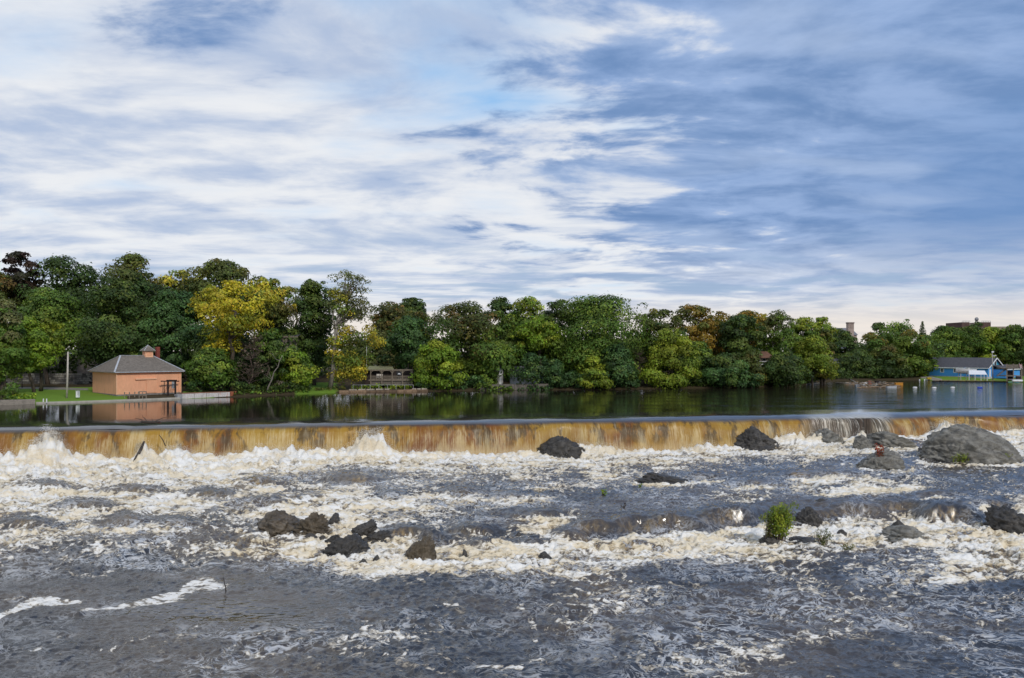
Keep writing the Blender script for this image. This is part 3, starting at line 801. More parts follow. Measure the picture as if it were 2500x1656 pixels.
def strip(name, pts, mat, kind='structure', label=None, lift=0.02, n=8):
    """thin ribbon laid on the ground: pts = [(px, d_near, d_far)...]"""
    P = np.array(pts, float); t = np.linspace(0, 1, 60)
    px = np.interp(t, np.linspace(0, 1, len(P)), P[:, 0]); a = np.interp(t, np.linspace(0, 1, len(P)), P[:, 1]); b = np.interp(t, np.linspace(0, 1, len(P)), P[:, 2])
    w = np.linspace(0, 1, n)[:, None]
    d = a[None] * (1 - w) + b[None] * w; pp = np.broadcast_to(px[None], d.shape)
    V = np.stack([(pp - CX) / F * d, d, ground_z(pp, d) + lift], -1).reshape(-1, 3)
    idx = np.arange(d.size).reshape(d.shape)
    Fc = np.stack([idx[:-1, :-1], idx[:-1, 1:], idx[1:, 1:], idx[1:, :-1]], -1).reshape(-1, 4)
    return props(link(name, mesh_np(name, V, Fc), mat, None, True), label, None, kind=kind)


strip('path', [(-60, 148, 153), (60, 148, 153), (140, 147, 153), (215, 146, 151)], pmat('gravel', (0.20, 0.18, 0.15), 0.95, 0.2, 2.0, 0.3, 30), label='grey gravel path between the lawn and the stone wall')
strip('ramp', [(2248, 223, 236), (2262, 219.5, 230), (2285, 217.8, 222), (2300, 217, 219)], pmat('ramp_concrete', (0.26, 0.235, 0.20), 0.9, 0.2, 1.0), label='pale boat ramp sloping to the water by the blue boathouse')

# ------------------------------------------------------------------ trees
PAL = {
    'dark':   [((0.020, 0.042, 0.016), 3), ((0.030, 0.058, 0.018), 2), ((0.045, 0.075, 0.022), 1)],
    'teal':   [((0.020, 0.050, 0.024), 3), ((0.032, 0.075, 0.032), 2), ((0.050, 0.095, 0.032), 1)],
    'mid':    [((0.035, 0.075, 0.018), 3), ((0.055, 0.100, 0.022), 2), ((0.075, 0.125, 0.026), 1)],
    'bright': [((0.075, 0.145, 0.020), 3), ((0.105, 0.180, 0.026), 2), ((0.14, 0.20, 0.03), 1)],
    'lime':   [((0.13, 0.17, 0.018), 3), ((0.18, 0.21, 0.022), 2), ((0.10, 0.15, 0.02), 1)],
    'olive':  [((0.055, 0.070, 0.016), 3), ((0.080, 0.085, 0.018), 2), ((0.10, 0.085, 0.02), 1)],
    'bronze': [((0.055, 0.070, 0.018), 4), ((0.085, 0.078, 0.020), 2), ((0.12, 0.082, 0.022), 1)],
    'yellow': [((0.41, 0.345, 0.025), 4), ((0.34, 0.31, 0.028), 2), ((0.20, 0.22, 0.025), 2)],
    'gold':   [((0.30, 0.24, 0.025), 3), ((0.20, 0.19, 0.025), 3), ((0.10, 0.14, 0.025), 2)],
    'orange': [((0.24, 0.158, 0.024), 3), ((0.18, 0.135, 0.022), 2), ((0.09, 0.105, 0.022), 3)],
    'copper': [((0.030, 0.017, 0.014), 3), ((0.040, 0.024, 0.016), 2), ((0.03, 0.03, 0.015), 1)],
    'grey':   [((0.060, 0.085, 0.045), 3), ((0.085, 0.105, 0.055), 2), ((0.05, 0.08, 0.03), 1)],
    'red':    [((0.42, 0.07, 0.03), 3), ((0.32, 0.10, 0.04), 2)],
    'brown':  [((0.10, 0.075, 0.055), 2), ((0.07, 0.055, 0.04), 2), ((0.06, 0.07, 0.03), 1)],
}


for _k in ('dark', 'teal', 'mid', 'bright', 'grey'):     # late-summer greens lean to yellow
    PAL[_k] = [((c[0] * 1.28, c[1] * 1.06, c[2] * 0.72), w) for c, w in PAL[_k]]
LEAF_GAIN = {'yellow': 1.2, 'gold': 1.7, 'orange': 1.3, 'red': 1.0, 'copper': 1.2, 'bright': 1.6, 'lime': 1.5, 'dark': 2.0, 'teal': 1.95, 'mid': 1.95, 'bronze': 1.6, 'olive': 1.7}


def profile(kind, h):
    if kind == 'round': return np.sqrt(np.clip(1 - ((h - 0.48) / 0.54) ** 2, 0.02, 1))
    if kind == 'dome': return np.sqrt(np.clip(1 - (np.clip(h - 0.18, 0, 1) / 0.84) ** 2, 0.02, 1)) * (0.72 + 0.28 * sstep(0, .22, h))
    if kind == 'cone': return 0.12 + 0.9 * (1 - h) ** 0.85 * (0.75 + 0.25 * sstep(0, .15, h))
    if kind == 'column': return np.sqrt(np.clip(1 - (np.clip(np.abs(h - 0.5) - 0.24, 0, 1) / 0.27) ** 2, 0.03, 1))
    if kind == 'vase': return (0.45 + 0.65 * sstep(0, .6, h)) * np.sqrt(np.clip(1 - (np.clip(h - 0.6, 0, 1) / 0.41) ** 2, 0.03, 1))
    return np.ones_like(h)


def leaf_tris(rng, C, R, n, leaf, cols, up=0.25, outjit=0.20, squash=0.68, center=None):
    """leaf-sized triangles on the skins of clumps C (k,3), R (k,), colours cols (k,3)"""
    w = R ** 2; w = w / w.sum()
    k = rng.choice(len(R), n, p=w)
    d = rng.normal(size=(n, 3)); d /= np.linalg.norm(d, axis=1)[:, None]
    flip = (d[:, 2] < -0.25) & (rng.random(n) < 0.6); d[flip, 2] *= -1
    rad = R[k] * (rng.uniform(0.55, 1.0, n) ** 0.5 + np.abs(rng.normal(0, outjit, n)))
    pos = C[k] + d * rad[:, None] * np.array([1, 1, squash])
    nr = d * 1.0 + rng.normal(size=(n, 3)) * 0.42 + np.array([0, 0, up])
    if center is not None:
        o = pos - center; nr += 0.5 * o / (np.linalg.norm(o, axis=1)[:, None] + 1e-6)
    nr /= np.linalg.norm(nr, axis=1)[:, None]
    t = np.cross(nr, rng.normal(size=(n, 3))); t /= np.linalg.norm(t, axis=1)[:, None]
    b = np.cross(nr, t)
    s = (leaf * rng.uniform(0.6, 1.35, n))[:, None]
    droop = np.zeros((n, 3)); droop[:, 2] = -0.15
    p0 = pos + t * s * 0.62; p1 = pos - t * s * 0.42 + b * s * 0.48 + droop * s; p2 = pos - t * s * 0.42 - b * s * 0.48 + droop * s
    V = np.stack([p0, p1, p2], 1).reshape(-1, 3)
    col = cols[k] * (1 + 0.22 * rng.normal(size=(n, 1))) * (1 + 0.06 * rng.normal(size=(n, 3)))
    return V, np.clip(col, 0.004, 0.75)


def pick_cols(rng, pal, k):
    p = PAL[pal]; w = np.array([q[1] for q in p], float); w /= w.sum()
    c = np.array([q[0] for q in p])[rng.choice(len(p), k, p=w)]
    return c * LEAF_GAIN.get(pal, 1.5) * (1 + 0.20 * rng.normal(size=(k, 1)))


def leaf_mesh(name, V, col):
    Fc = np.arange(len(V)).reshape(-1, 3)
    me = mesh_np(name, V, Fc); cattr(me, 'leaf_colour', np.repeat(col, 3, 0)); return me


def limb(mb, rng, a, b, r0, r1, n=6, wig=0.05, seg=4):
    a, b = Vector(a), Vector(b); L = (b - a).length
    pts = [a.lerp(b, i / seg) + (Vector(rng.normal(size=3)) * L * wig if 0 < i < seg else Vector((0, 0, 0))) + Vector((0, 0, L * 0.06 * math.sin(math.pi * i / seg))) for i in range(seg + 1)]
    mb.tube(pts, [r0 + (r1 - r0) * i / seg for i in range(seg + 1)], n)
    return pts


NTREE = [0]


def tree(label, px, d, top, bot, w, prof='round', pal='mid', n=6000, leaf=0.42, base_px=None, pal_top=None, top_frac=0.3, trunk_r=None, bark=None, clumps=62, rc=(0.085, 0.185), shell=0.45, trunks=1, name='tree', group=None, lower=None, sparse_limbs=10):
    """px bearing, d metres away, top/bot rows of the crown, w width in photo pixels"""
    NTREE[0] += 1
    rng = np.random.default_rng(1000 + NTREE[0])
    c = at(px, top, d); z1 = c.z; z0 = at(px, bot, d).z
    W = w * 1.20 / F * d; Hc = z1 - z0
    n = n * 1.75; leaf = leaf * 1.06
    bx = base_px if base_px is not None else px
    g0 = gz(bx, d); base = Vector(((bx - CX) / F * d, d, g0 - 0.15))
    t = empty(name, base, label, 'tree', group)
    clumps = int(clumps * 1.15); h = rng.random(clumps) ** 0.9
    ang = rng.uniform(0, 2 * np.pi, clumps); rr = rng.random(clumps) ** shell
    R = W * (rc[0] + (rc[1] - rc[0]) * rng.random(clumps) ** 1.4) * (0.85 + 0.3 * (1 - h)) * (min(1, 1.15 * Hc / W) ** 0.5)
    rp = np.clip(profile(prof, h) * W / 2 - R * 0.55, 0.05 * W, None)
    ph = rng.uniform(0, 6.28, 3); rp = rp * (1 + 0.13 * np.sin(ang + 5 * h + ph[0]) + 0.10 * np.sin(2 * ang - 9 * h + ph[1]))
    out = rng.random(clumps) < 0.16; rr[out] = 1.0; rp[out] *= 1.10; R[out] *= 0.55      # stray sprays beyond the crown
    C = np.stack([c.x + np.cos(ang) * rr * rp, c.y + np.sin(ang) * rr * rp * 0.85, z0 + R * 0.6 + h * (Hc - R * 1.45)], 1)
    cols = pick_cols(rng, pal, clumps)
    if pal_top:
        mk = (h + 0.18 * rng.normal(size=clumps)) > (1 - top_frac); cols[mk] = pick_cols(rng, pal_top, int(mk.sum()))
    V, col = leaf_tris(rng, C, R, int(n), leaf, cols, center=np.array([c.x, c.y, (z0 + z1) / 2]))
    if lower:                                       # extra foliage hung low: (px, top, bot, w, palette, count)
        for lp, lt, lb, lw, lpal, ln in lower:
            q = at(lp, (lt + lb) / 2, d - 0.5); k = 12
            RR = lw / F * d * rng.uniform(0.16, 0.26, k); hz = (lb - lt) / F * d
            CC = np.stack([q.x + rng.uniform(-.36, .36, k) * lw / F * d, q.y + rng.uniform(-.3, .3, k) * lw / F * d, q.z + rng.uniform(-.36, .36, k) * hz], 1)
            v2, c2 = leaf_tris(rng, CC, RR, ln, leaf, pick_cols(rng, lpal, k)); V = np.concatenate([V, v2]); col = np.concatenate([col, c2])
    link('crown', leaf_mesh('crown', V, col), LEAF, t)
    # trunk with limbs reaching the clumps
    mb = MB(); r = trunk_r or max(0.16, 0.022 * (z1 - g0))
    order = np.argsort(-R)[:sparse_limbs]
    for k in range(trunks):
        off = Vector(((k - (trunks - 1) / 2) * r * 2.2, rng.normal() * 0.3, 0))
        fork = Vector((c.x, c.y, z0 + 0.42 * Hc)) + off * 1.6
        pts = limb(mb, rng, base + off, fork, r * (1 if trunks == 1 else .7), r * 0.55, 8, 0.03, 5)
        for i in order[k::trunks]:
            q = pts[3] if C[i, 2] < fork.z else pts[5]
            limb(mb, rng, q, tuple(C[i]), r * 0.42, r * 0.10, 5, 0.06, 4)
    mb.build('trunk', bark or BARK, t, True)
    return t


def bare_tree(label, px, d, top, w, n=60, r=0.14, mat=None, name='bare_tree', leaves=0, pal='brown', wig=0.08):
    NTREE[0] += 1; rng = np.random.default_rng(1000 + NTREE[0])
    base = Vector(((px - CX) / F * d, d, gz(px, d) - 0.1)); t = empty(name, base, label, 'tree')
    ztop = at(px, top, d).z; W = w / F * d; mb = MB()
    trunk = limb(mb, rng, base, (base.x + rng.normal() * .3, d, ztop), r, r * .2, 7, 0.03, 8)
    tips = []
    for k in range(n):
        i = rng.integers(1, 8); a = rng.uniform(0, 2 * np.pi); L = W * 0.5 * rng.uniform(.5, 1.05) * (1.15 - .09 * i)
        q = trunk[i] + Vector((math.cos(a) * L, math.sin(a) * L * .7, L * rng.uniform(.25, .9)))
        pts = limb(mb, rng, trunk[i], q, r * .34, r * .07, 4, wig, 4)
        for _ in range(2):
            j = rng.integers(1, 5); a2 = rng.uniform(0, 2 * np.pi); L2 = L * .45
            e = pts[j] + Vector((math.cos(a2) * L2, math.sin(a2) * L2 * .6, L2 * rng.uniform(-.1, .8))); limb(mb, rng, pts[j], e, r * .13, r * .04, 3, wig, 2); tips.append(e)
    mb.build('trunk', mat or TWIG, t, True)
    if leaves:
        C = np.array([tuple(q) for q in tips]); R = np.full(len(C), 0.5)
        V, col = leaf_tris(rng, C, R, leaves, 0.3, pick_cols(rng, pal, len(C))); link('crown', leaf_mesh('crown', V, col), LEAF, t)
    return t


def conifer(label, px, d, top, bot, w, pal='dark', n=4000, leaf=0.4):
    NTREE[0] += 1; rng = np.random.default_rng(1000 + NTREE[0])
    base = Vector(((px - CX) / F * d, d, gz(px, d) - .2)); t = empty('conifer', base, label, 'tree')
    z1 = at(px, top, d).z; z0 = at(px, bot, d).z; W = w / F * d
    V = []; tiers = 16
    C = []; R = []
    for k in range(tiers):
        h = k / tiers; m = 7
        for j in range(m):
            a = j * 2 * np.pi / m + k * 1.3 + rng.normal() * .2; rad = W / 2 * (1 - h) ** .9
            for f in (.35, .7, 1.0): C.append((base.x + math.cos(a) * rad * f, d + math.sin(a) * rad * f, z0 + (z1 - z0) * h - rad * f * .35 * 0.6)); R.append(max(.18, W * .07 * (1.2 - h)))
    C = np.array(C); R = np.array(R)
    v, col = leaf_tris(rng, C, R, n, leaf, pick_cols(rng, pal, len(R)), squash=.5); link('crown', leaf_mesh('crown', v, col), LEAF, t)
    mb = MB(); mb.tube([base, (base.x, d, z1)], [0.22, 0.03], 7); mb.build('trunk', BARK, t, True)


T = tree
# hill on the left, back row first
T('dark copper-leaved tree at the far left above the lawn', 52, 178, 611, 740, 92, 'round', 'copper', 5500, .5, clumps=40)
T('broad dark green tree right of the copper tree, on the skyline', 155, 180, 622, 800, 190, 'dome', 'dark', 9000, .5, clumps=60)
T('tallest dark tree with a bronze top above the orange pump house', 318, 172, 614, 830, 168, 'dome', 'dark', 11000, .46, pal_top='olive', top_frac=.35, clumps=70)
T('hazy yellow-green tree in the dip of the left skyline', 445, 186, 655, 800, 130, 'round', 'olive', 5000, .5, pal_top='gold', top_frac=.2)
T('round olive tree top on the skyline behind the yellow tree', 548, 182, 630, 790, 170, 'round', 'dark', 8000, .48, pal_top='olive', top_frac=.5, clumps=56)
T('brown-tinged tree at the very left edge of the skyline', -8, 172, 655, 790, 90, 'round', 'bronze', 4000, .46)
T('dark green tree in front of the broad skyline tree at left', 118, 162, 698, 880, 185, 'dome', 'mid', 9500, .44, clumps=64)
T('tall deep green maple standing behind the stone wall', 275, 160, 672, 900, 165, 'dome', 'dark', 10000, .42, clumps=64, rc=(.10, .17))
T('bluish green maple right behind the orange pump house roof', 425, 164, 700, 915, 165, 'dome', 'teal', 10000, .42, clumps=60, rc=(.10, .17))
T('dark maple between the bronze-topped tree and the yellow tree', 372, 174, 690, 900, 120, 'dome', 'dark', 6500, .44)
T('bright yellow autumn tree above the right end of the pump house', 578, 150, 680, 822, 178, 'round', 'yellow', 4200, .40, base_px=556, clumps=54, rc=(.075, .13), bark=BARK, lower=[(512, 700, 760, 60, 'yellow', 260), (538, 806, 878, 96, 'yellow', 900)])
T('olive and gold tree close behind the bright yellow tree', 655, 160, 676, 800, 105, 'round', 'olive', 5200, .42, pal_top='gold', top_frac=.55)
T('dark green tree filling the gap below the gold tree', 672, 166, 760, 930, 130, 'dome', 'dark', 6500, .44)
T('deep green tree behind the bare brown tree', 560, 162, 760, 945, 200, 'dome', 'dark', 9000, .44)
T('thin pale tree showing sky between the gold and the dark tree', 716, 190, 700, 800, 62, 'column', 'grey', 900, .36, rc=(.12, .22), clumps=30)
T('tall dark tree with dense needles-like foliage left of the tall slender tree', 766, 168, 678, 905, 88, 'column', 'dark', 8500, .42, clumps=70, rc=(.11, .24), shell=.6)
T('tall slender half-yellow tree rising above the deck', 848, 158, 655, 792, 92, 'column', 'grey', 2100, .30, base_px=806, clumps=40, rc=(.10, .18), bark=BARK_PALE, sparse_limbs=22,
  lower=[(838, 700, 790, 66, 'gold', 1500), (826, 850, 900, 60, 'gold', 900), (850, 800, 870, 70, 'olive', 1100), (890, 730, 790, 70, 'grey', 700), (905, 790, 850, 68, 'gold', 900), (842, 790, 850, 66, 'gold', 800), (826, 810, 850, 50, 'yellow', 500), (862, 850, 915, 84, 'gold', 2000), (828, 905, 945, 60, 'gold', 600), (868, 900, 930, 60, 'gold', 600)])
T('brownish round tree right of the tall slender tree', 948, 190, 733, 830, 95, 'round', 'bronze', 4000, .46)
T('small dark tree on the skyline above the deck', 1004, 198, 724, 800, 72, 'round', 'dark', 3200, .46)
T('yellow-green tree peeking over behind the deck', 1015, 186, 755, 850, 80, 'round', 'lime', 2600, .42, pal_top='olive', top_frac=.4)
T('soft green tree with bare pale limbs standing over the deck', 1002, 170, 768, 905, 130, 'dome', 'teal', 6000, .40, bark=BARK_PALE, trunks=2, trunk_r=.2)
T('green tree low behind the flagpole left of the deck', 925, 186, 800, 900, 100, 'dome', 'grey', 3200, .42)
T('great dome-shaped bronze-green tree in the middle of the bank', 1145, 172, 731, 940, 218, 'dome', 'mid', 14000, .42, pal_top='bronze', top_frac=.45, clumps=90, rc=(.08, .14))
T('bright green leafy tree at the water right of the deck', 1068, 162, 828, 955, 118, 'dome', 'bright', 6000, .36, clumps=44)
T('dark tree poking up left of the large green trees', 1222, 188, 724, 850, 82, 'round', 'dark', 4600, .44)
T('green tree with a ragged yellow-green top near the middle', 1288, 184, 720, 860, 120, 'dome', 'mid', 6500, .44, pal_top='lime', top_frac=.3)
T('dark green tree filling in behind the grey cottage', 1268, 186, 790, 930, 150, 'dome', 'dark', 7500, .46)
T('bright green round crown between the dome tree and the giant tree', 1316, 176, 772, 860, 100, 'round', 'bright', 4200, .38)
T('giant dark green tree with a flat spiky top near the middle', 1462, 176, 714, 945, 200, 'column', 'mid', 16000, .42, clumps=110, rc=(.10, .17), shell=.55)
T('dark tree behind the left flank of the giant tree', 1375, 186, 728, 920, 110, 'column', 'dark', 7000, .44)
T('small wispy green tree in front of the grey cottage', 1300, 166, 858, 938, 88, 'dome', 'teal', 1900, .32, sparse_limbs=14)
T('leafy young tree half hiding the narrow white shed', 1192, 166.4, 870, 950, 46, 'dome', 'mid', 2200, .34)
T('grey-green leafy tree beside the cottage at the waterline', 1352, 167, 875, 952, 70, 'dome', 'teal', 3000, .34)
T('yellow-green young tree at the foot of the giant tree', 1448, 167, 868, 954, 76, 'dome', 'lime', 3400, .34, clumps=36)
T('teal shrubby tree at the waterline left of the bare thicket', 1505, 169, 835, 952, 90, 'dome', 'teal', 4600, .36)
bare_tree('bare grey-brown thicket tree right of the giant tree', 1562, 171, 850, 74, 60, .10)
T('dark green tree with an olive patch right of the giant tree', 1605, 182, 752, 930, 105, 'column', 'dark', 7000, .44, pal_top='olive', top_frac=.3)
T('yellow-green spreading tree leaning over the water', 1640, 172, 795, 952, 128, 'dome', 'lime', 8200, .36, clumps=56, rc=(.09, .15))
T('tallest orange autumn tree on the middle-right skyline', 1694, 186, 738, 880, 90, 'column', 'orange', 5000, .40, rc=(.10, .17), clumps=50)
T('orange autumn tree just right of the tallest orange one', 1760, 190, 754, 880, 80, 'round', 'orange', 3800, .42)
T('dark narrow tree with an orange crown behind it', 1806, 184, 765, 900, 92, 'column', 'dark', 5500, .42)
T('orange-topped tree above the house with the balcony', 1822, 192, 754, 850, 84, 'round', 'orange', 3600, .42)
T('grey-green tree at the waterline beneath the orange trees', 1775, 176, 860, 950, 130, 'dome', 'teal', 7200, .38, pal_top='dark', top_frac=.3)
T('green tree with reddish low leaves left of the balcony house', 1708, 180, 830, 948, 70, 'dome', 'mid', 4200, .38)
T('small golden tree top poking up right of the orange trees', 1862, 196, 764, 820, 42, 'round', 'gold', 1500, .38)
T('green tree in front of the left side of the balcony house', 1835, 177, 850, 948, 60, 'dome', 'olive', 3000, .36)
T('feathery pale green tree with bare white limbs', 1897, 192, 754, 900, 98, 'dome', 'mid', 5600, .38, pal_top='grey', top_frac=.3, bark=BARK_PALE, trunks=2)
T('dark green low tree at the water below the white-limbed tree', 1920, 181, 855, 948, 100, 'dome', 'dark', 5600, .38)
T('pale green tree top right of the feathery tree', 1962, 198, 770, 880, 84, 'round', 'mid', 4600, .40, pal_top='lime', top_frac=.3)
T('fresh yellow-green tree bending over the point of the bank', 1985, 190, 815, 938, 92, 'dome', 'lime', 5200, .34)
T('olive grey tree at the end of the point', 2012, 197, 800, 930, 52, 'dome', 'olive', 3400, .38)
T('pale yellow-green tree crown on the skyline before the chimney', 2008, 204, 772, 850, 52, 'round', 'lime', 2200, .40)
# beyond the bay
T('dark tree in front of the white house', 2062, 232, 806, 920, 70, 'dome', 'dark', 4600, .48)
T('small dark pine-like tree below the brick chimney', 2046, 262, 800, 880, 60, 'round', 'dark', 2800, .5)
T('dark green tree left of the debris raft on the far shore', 2095, 226, 850, 928, 90, 'dome', 'dark', 5200, .44)
T('tree with an orange patch right of the white house', 2136, 232, 806, 925, 86, 'dome', 'mid', 5200, .44, pal_top='orange', top_frac=.25)
T('highest rounded green tree across the bay', 2200, 240, 778, 925, 130, 'dome', 'mid', 8600, .48, clumps=60)
T('green tree with orange sprays over the left end of the blue boathouse', 2228, 230, 798, 925, 96, 'dome', 'mid', 6500, .42, pal_top='orange', top_frac=.22)
T('dark olive tree at the waterline behind the debris raft', 2168, 225, 838, 928, 84, 'dome', 'dark', 5400, .42, pal_top='olive', top_frac=.3)
T('dark tree crown behind the highest rounded tree across the bay', 2145, 268, 786, 880, 60, 'round', 'dark', 3000, .52)
T('green tree shading the end of the blue boathouse', 2255, 229, 820, 925, 52, 'dome', 'bright', 4000, .40, pal_top='mid', top_frac=.6)
conifer('small dark spruce tip on the far right skyline', 2252, 300, 783, 830, 24, 'dark', 1500, .4)
for k, (a_, b_, c_, e_, f_, l_) in enumerate([
        (2312, 272, 794, 100, 'mid', 'green tree directly behind the left part of the blue roof'),
        (2365, 276, 792, 110, 'mid', 'broad green tree behind the middle of the blue roof'),
        (2422, 272, 797, 100, 'bright', 'lighter green tree behind the utility pole'),
        (2478, 268, 791, 100, 'mid', 'green tree above the wooden deck at the right edge'),
        (2535, 262, 780, 100, 'dark', 'dark tree cut by the right edge of the picture'),
        (2300, 300, 794, 70, 'dark', 'far dark tree left of the flat-roofed building')]):
    T(l_, a_, b_, c_, 915, e_, 'dome', f_, 7000, .52, clumps=56)
T('dark tree standing before the flat-roofed building', 2386, 330, 784, 860, 36, 'round', 'dark', 1500, .5)
# low left foreground of the bank
T('yellow-green tree overhanging the left edge of the lawn', 62, 140, 770, 905, 120, 'dome', 'bright', 5200, .36, clumps=40, base_px=84)
T('grey-green tree at the far left water edge', 8, 134, 728, 940, 110, 'dome', 'mid', 7500, .36, pal_top='grey', top_frac=.3)
T('tree with a low bright crown and leaning trunk on the lawn', 118, 143, 775, 870, 66, 'round', 'lime', 2600, .34, base_px=103, trunk_r=.36)
T('dark leafy tree with pale trunk by the rusty float', 515, 146, 845, 948, 120, 'dome', 'mid', 5600, .38, base_px=545, trunk_r=.26)
bare_tree('bare brown-twigged tree at the waterline', 612, 144, 822, 88, 95, .16, leaves=500)
T('bright green bushy tree beside the leaning dead trunk', 715, 153, 840, 950, 92, 'dome', 'bright', 4600, .34, pal_top='mid', top_frac=.4)
T('dark green drooping tree left of the leaning dead trunk', 655, 150, 795, 958, 86, 'dome', 'dark', 5600, .36, pal_top='mid', top_frac=.3)


def leaning_trunk():
    rng = np.random.default_rng(5)
    a = at(650, 963, 146); b = at(690, 868, 145); t = empty('dead_trunk', a, 'thin pale dead trunk leaning right over the water', 'tree')
    mb = MB(); pts = limb(mb, rng, a, b, .16, .05, 7, .012, 6); mb.build('trunk', BARK_PALE, t, True)
    for k in range(5):
        m2 = MB(); q = pts[2 + k % 4]; limb(m2, rng, q, q + Vector((rng.normal() * 1.0, rng.normal() * .5, rng.uniform(.4, 1.6))), .04, .012, 4, .08, 3); m2.build('branch', BARK_PALE, t, True)


leaning_trunk()


def leaf_mass(name, label, cat, spans, n, leaf, seed, pals, group=None):
    """dense growth nobody could count: spans = [(px0, px1, o0, o1, h_lo, h_hi)] heights above ground in metres"""
    rng = np.random.default_rng(seed); Cs, Rs, Ks = [], [], []
    for px0, px1, o0, o1, h0, h1, cnt, pal in spans:
        p = rng.uniform(px0, px1, cnt); d = shore_d(p) + rng.uniform(o0, o1, cnt)
        g0 = ground_z(p, d); hm = h0 + (h1 - h0) * (0.5 + 0.7 * pn(p * 0.021, p * 0 + 3.3, seed)) * rng.uniform(.75, 1.1, cnt)
        h = rng.random(cnt) ** .8 * np.clip(hm, .2, None)
        Cs.append(np.stack([(p - CX) / F * d, d, g0 + h], 1)); Rs.append(np.clip(hm * rng.uniform(.16, .34, cnt), .25, 2.4)); Ks.append(pick_cols(rng, pal, cnt))
    C, R, K = np.concatenate(Cs), np.concatenate(Rs), np.concatenate(Ks)
    V, col = leaf_tris(rng, C, R, n, leaf, K)
    return props(link(name, leaf_mesh(name, V, col), LEAF), label, cat, group, 'stuff')


leaf_mass('undergrowth', 'tangled green undergrowth along the far waterline', 'undergrowth', [
    (455, 560, 7, 11, .8, 2.2, 60, 'teal'), (570, 760, .4, 6, .6, 2.6, 170, 'dark'), (570, 760, .2, 2, .2, .8, 90, 'mid'), (770, 845, 1, 3, .3, 1.0, 50, 'olive'), (860, 1012, 1.2, 2.6, .5, 1.1, 120, 'bright'),
    (1020, 1180, .2, 5, .6, 3.6, 150, 'teal'), (1165, 1262, -.7, 1.2, .2, 1.6, 60, 'mid'), (1262, 1345, -.6, .5, .1, 1.3, 40, 'teal'), (1190, 1345, 1, 3, .3, 1.6, 60, 'mid'), (1160, 1250, -.9, -.3, .5, 2.2, 60, 'mid'), (1290, 1350, -.9, -.3, .5, 2.2, 45, 'teal'), (1336, 1560, .1, 6, .8, 3.8, 220, 'teal'), (1590, 1840, .1, 7, .8, 4.2, 240, 'dark'), (1590, 1980, .1, 1.5, .3, 1.4, 160, 'mid'),
    (1870, 2020, .2, 7, .8, 4.4, 170, 'dark'), (2020, 2240, .3, 8, .8, 4.6, 220, 'dark'), (-300, 40, .3, 6, .6, 3.2, 170, 'mid'), (10, 85, .8, 2.5, .4, 1.1, 70, 'bright'), (-900, -300, .3, 8, 1, 5, 120, 'mid'), (2520, 3300, .3, 8, 1, 5, 140, 'mid')], 46000, .34, 77, None)
leaf_mass('woodland', 'dark mass of woodland behind the trees of the far bank', 'woodland', [
    (-700, 20, 30, 60, 8, 17, 120, 'dark'), (-20, 700, 46, 66, 6, 13, 260, 'dark'), (640, 900, 30, 48, 5, 12, 130, 'dark'), (880, 1220, 32, 50, 6, 10.5, 130, 'dark'), (1180, 1560, 24, 40, 7, 13, 190, 'dark'), (1540, 1980, 22, 36, 6, 11.5, 200, 'dark'),
    (1960, 2110, 60, 90, 3, 8, 60, 'dark'), (2080, 2300, 26, 46, 5, 11, 120, 'dark'), (2240, 2700, 52, 80, 7, 13, 220, 'mid'), (2650, 3600, 30, 70, 8, 15, 200, 'mid')], 62000, .75, 78, None)

# ------------------------------------------------------------------ rocks of the rapids
def ico(sub):
    bm = bmesh.new(); bmesh.ops.create_icosphere(bm, subdivisions=sub, radius=1.0)
    V = np.array([v.co[:] for v in bm.verts]); Fc = np.array([[v.index for v in f.verts] for f in bm.faces]); bm.free(); return V, Fc


ICO5, ICO4, ICO3 = ico(6), ico(5), ico(4)


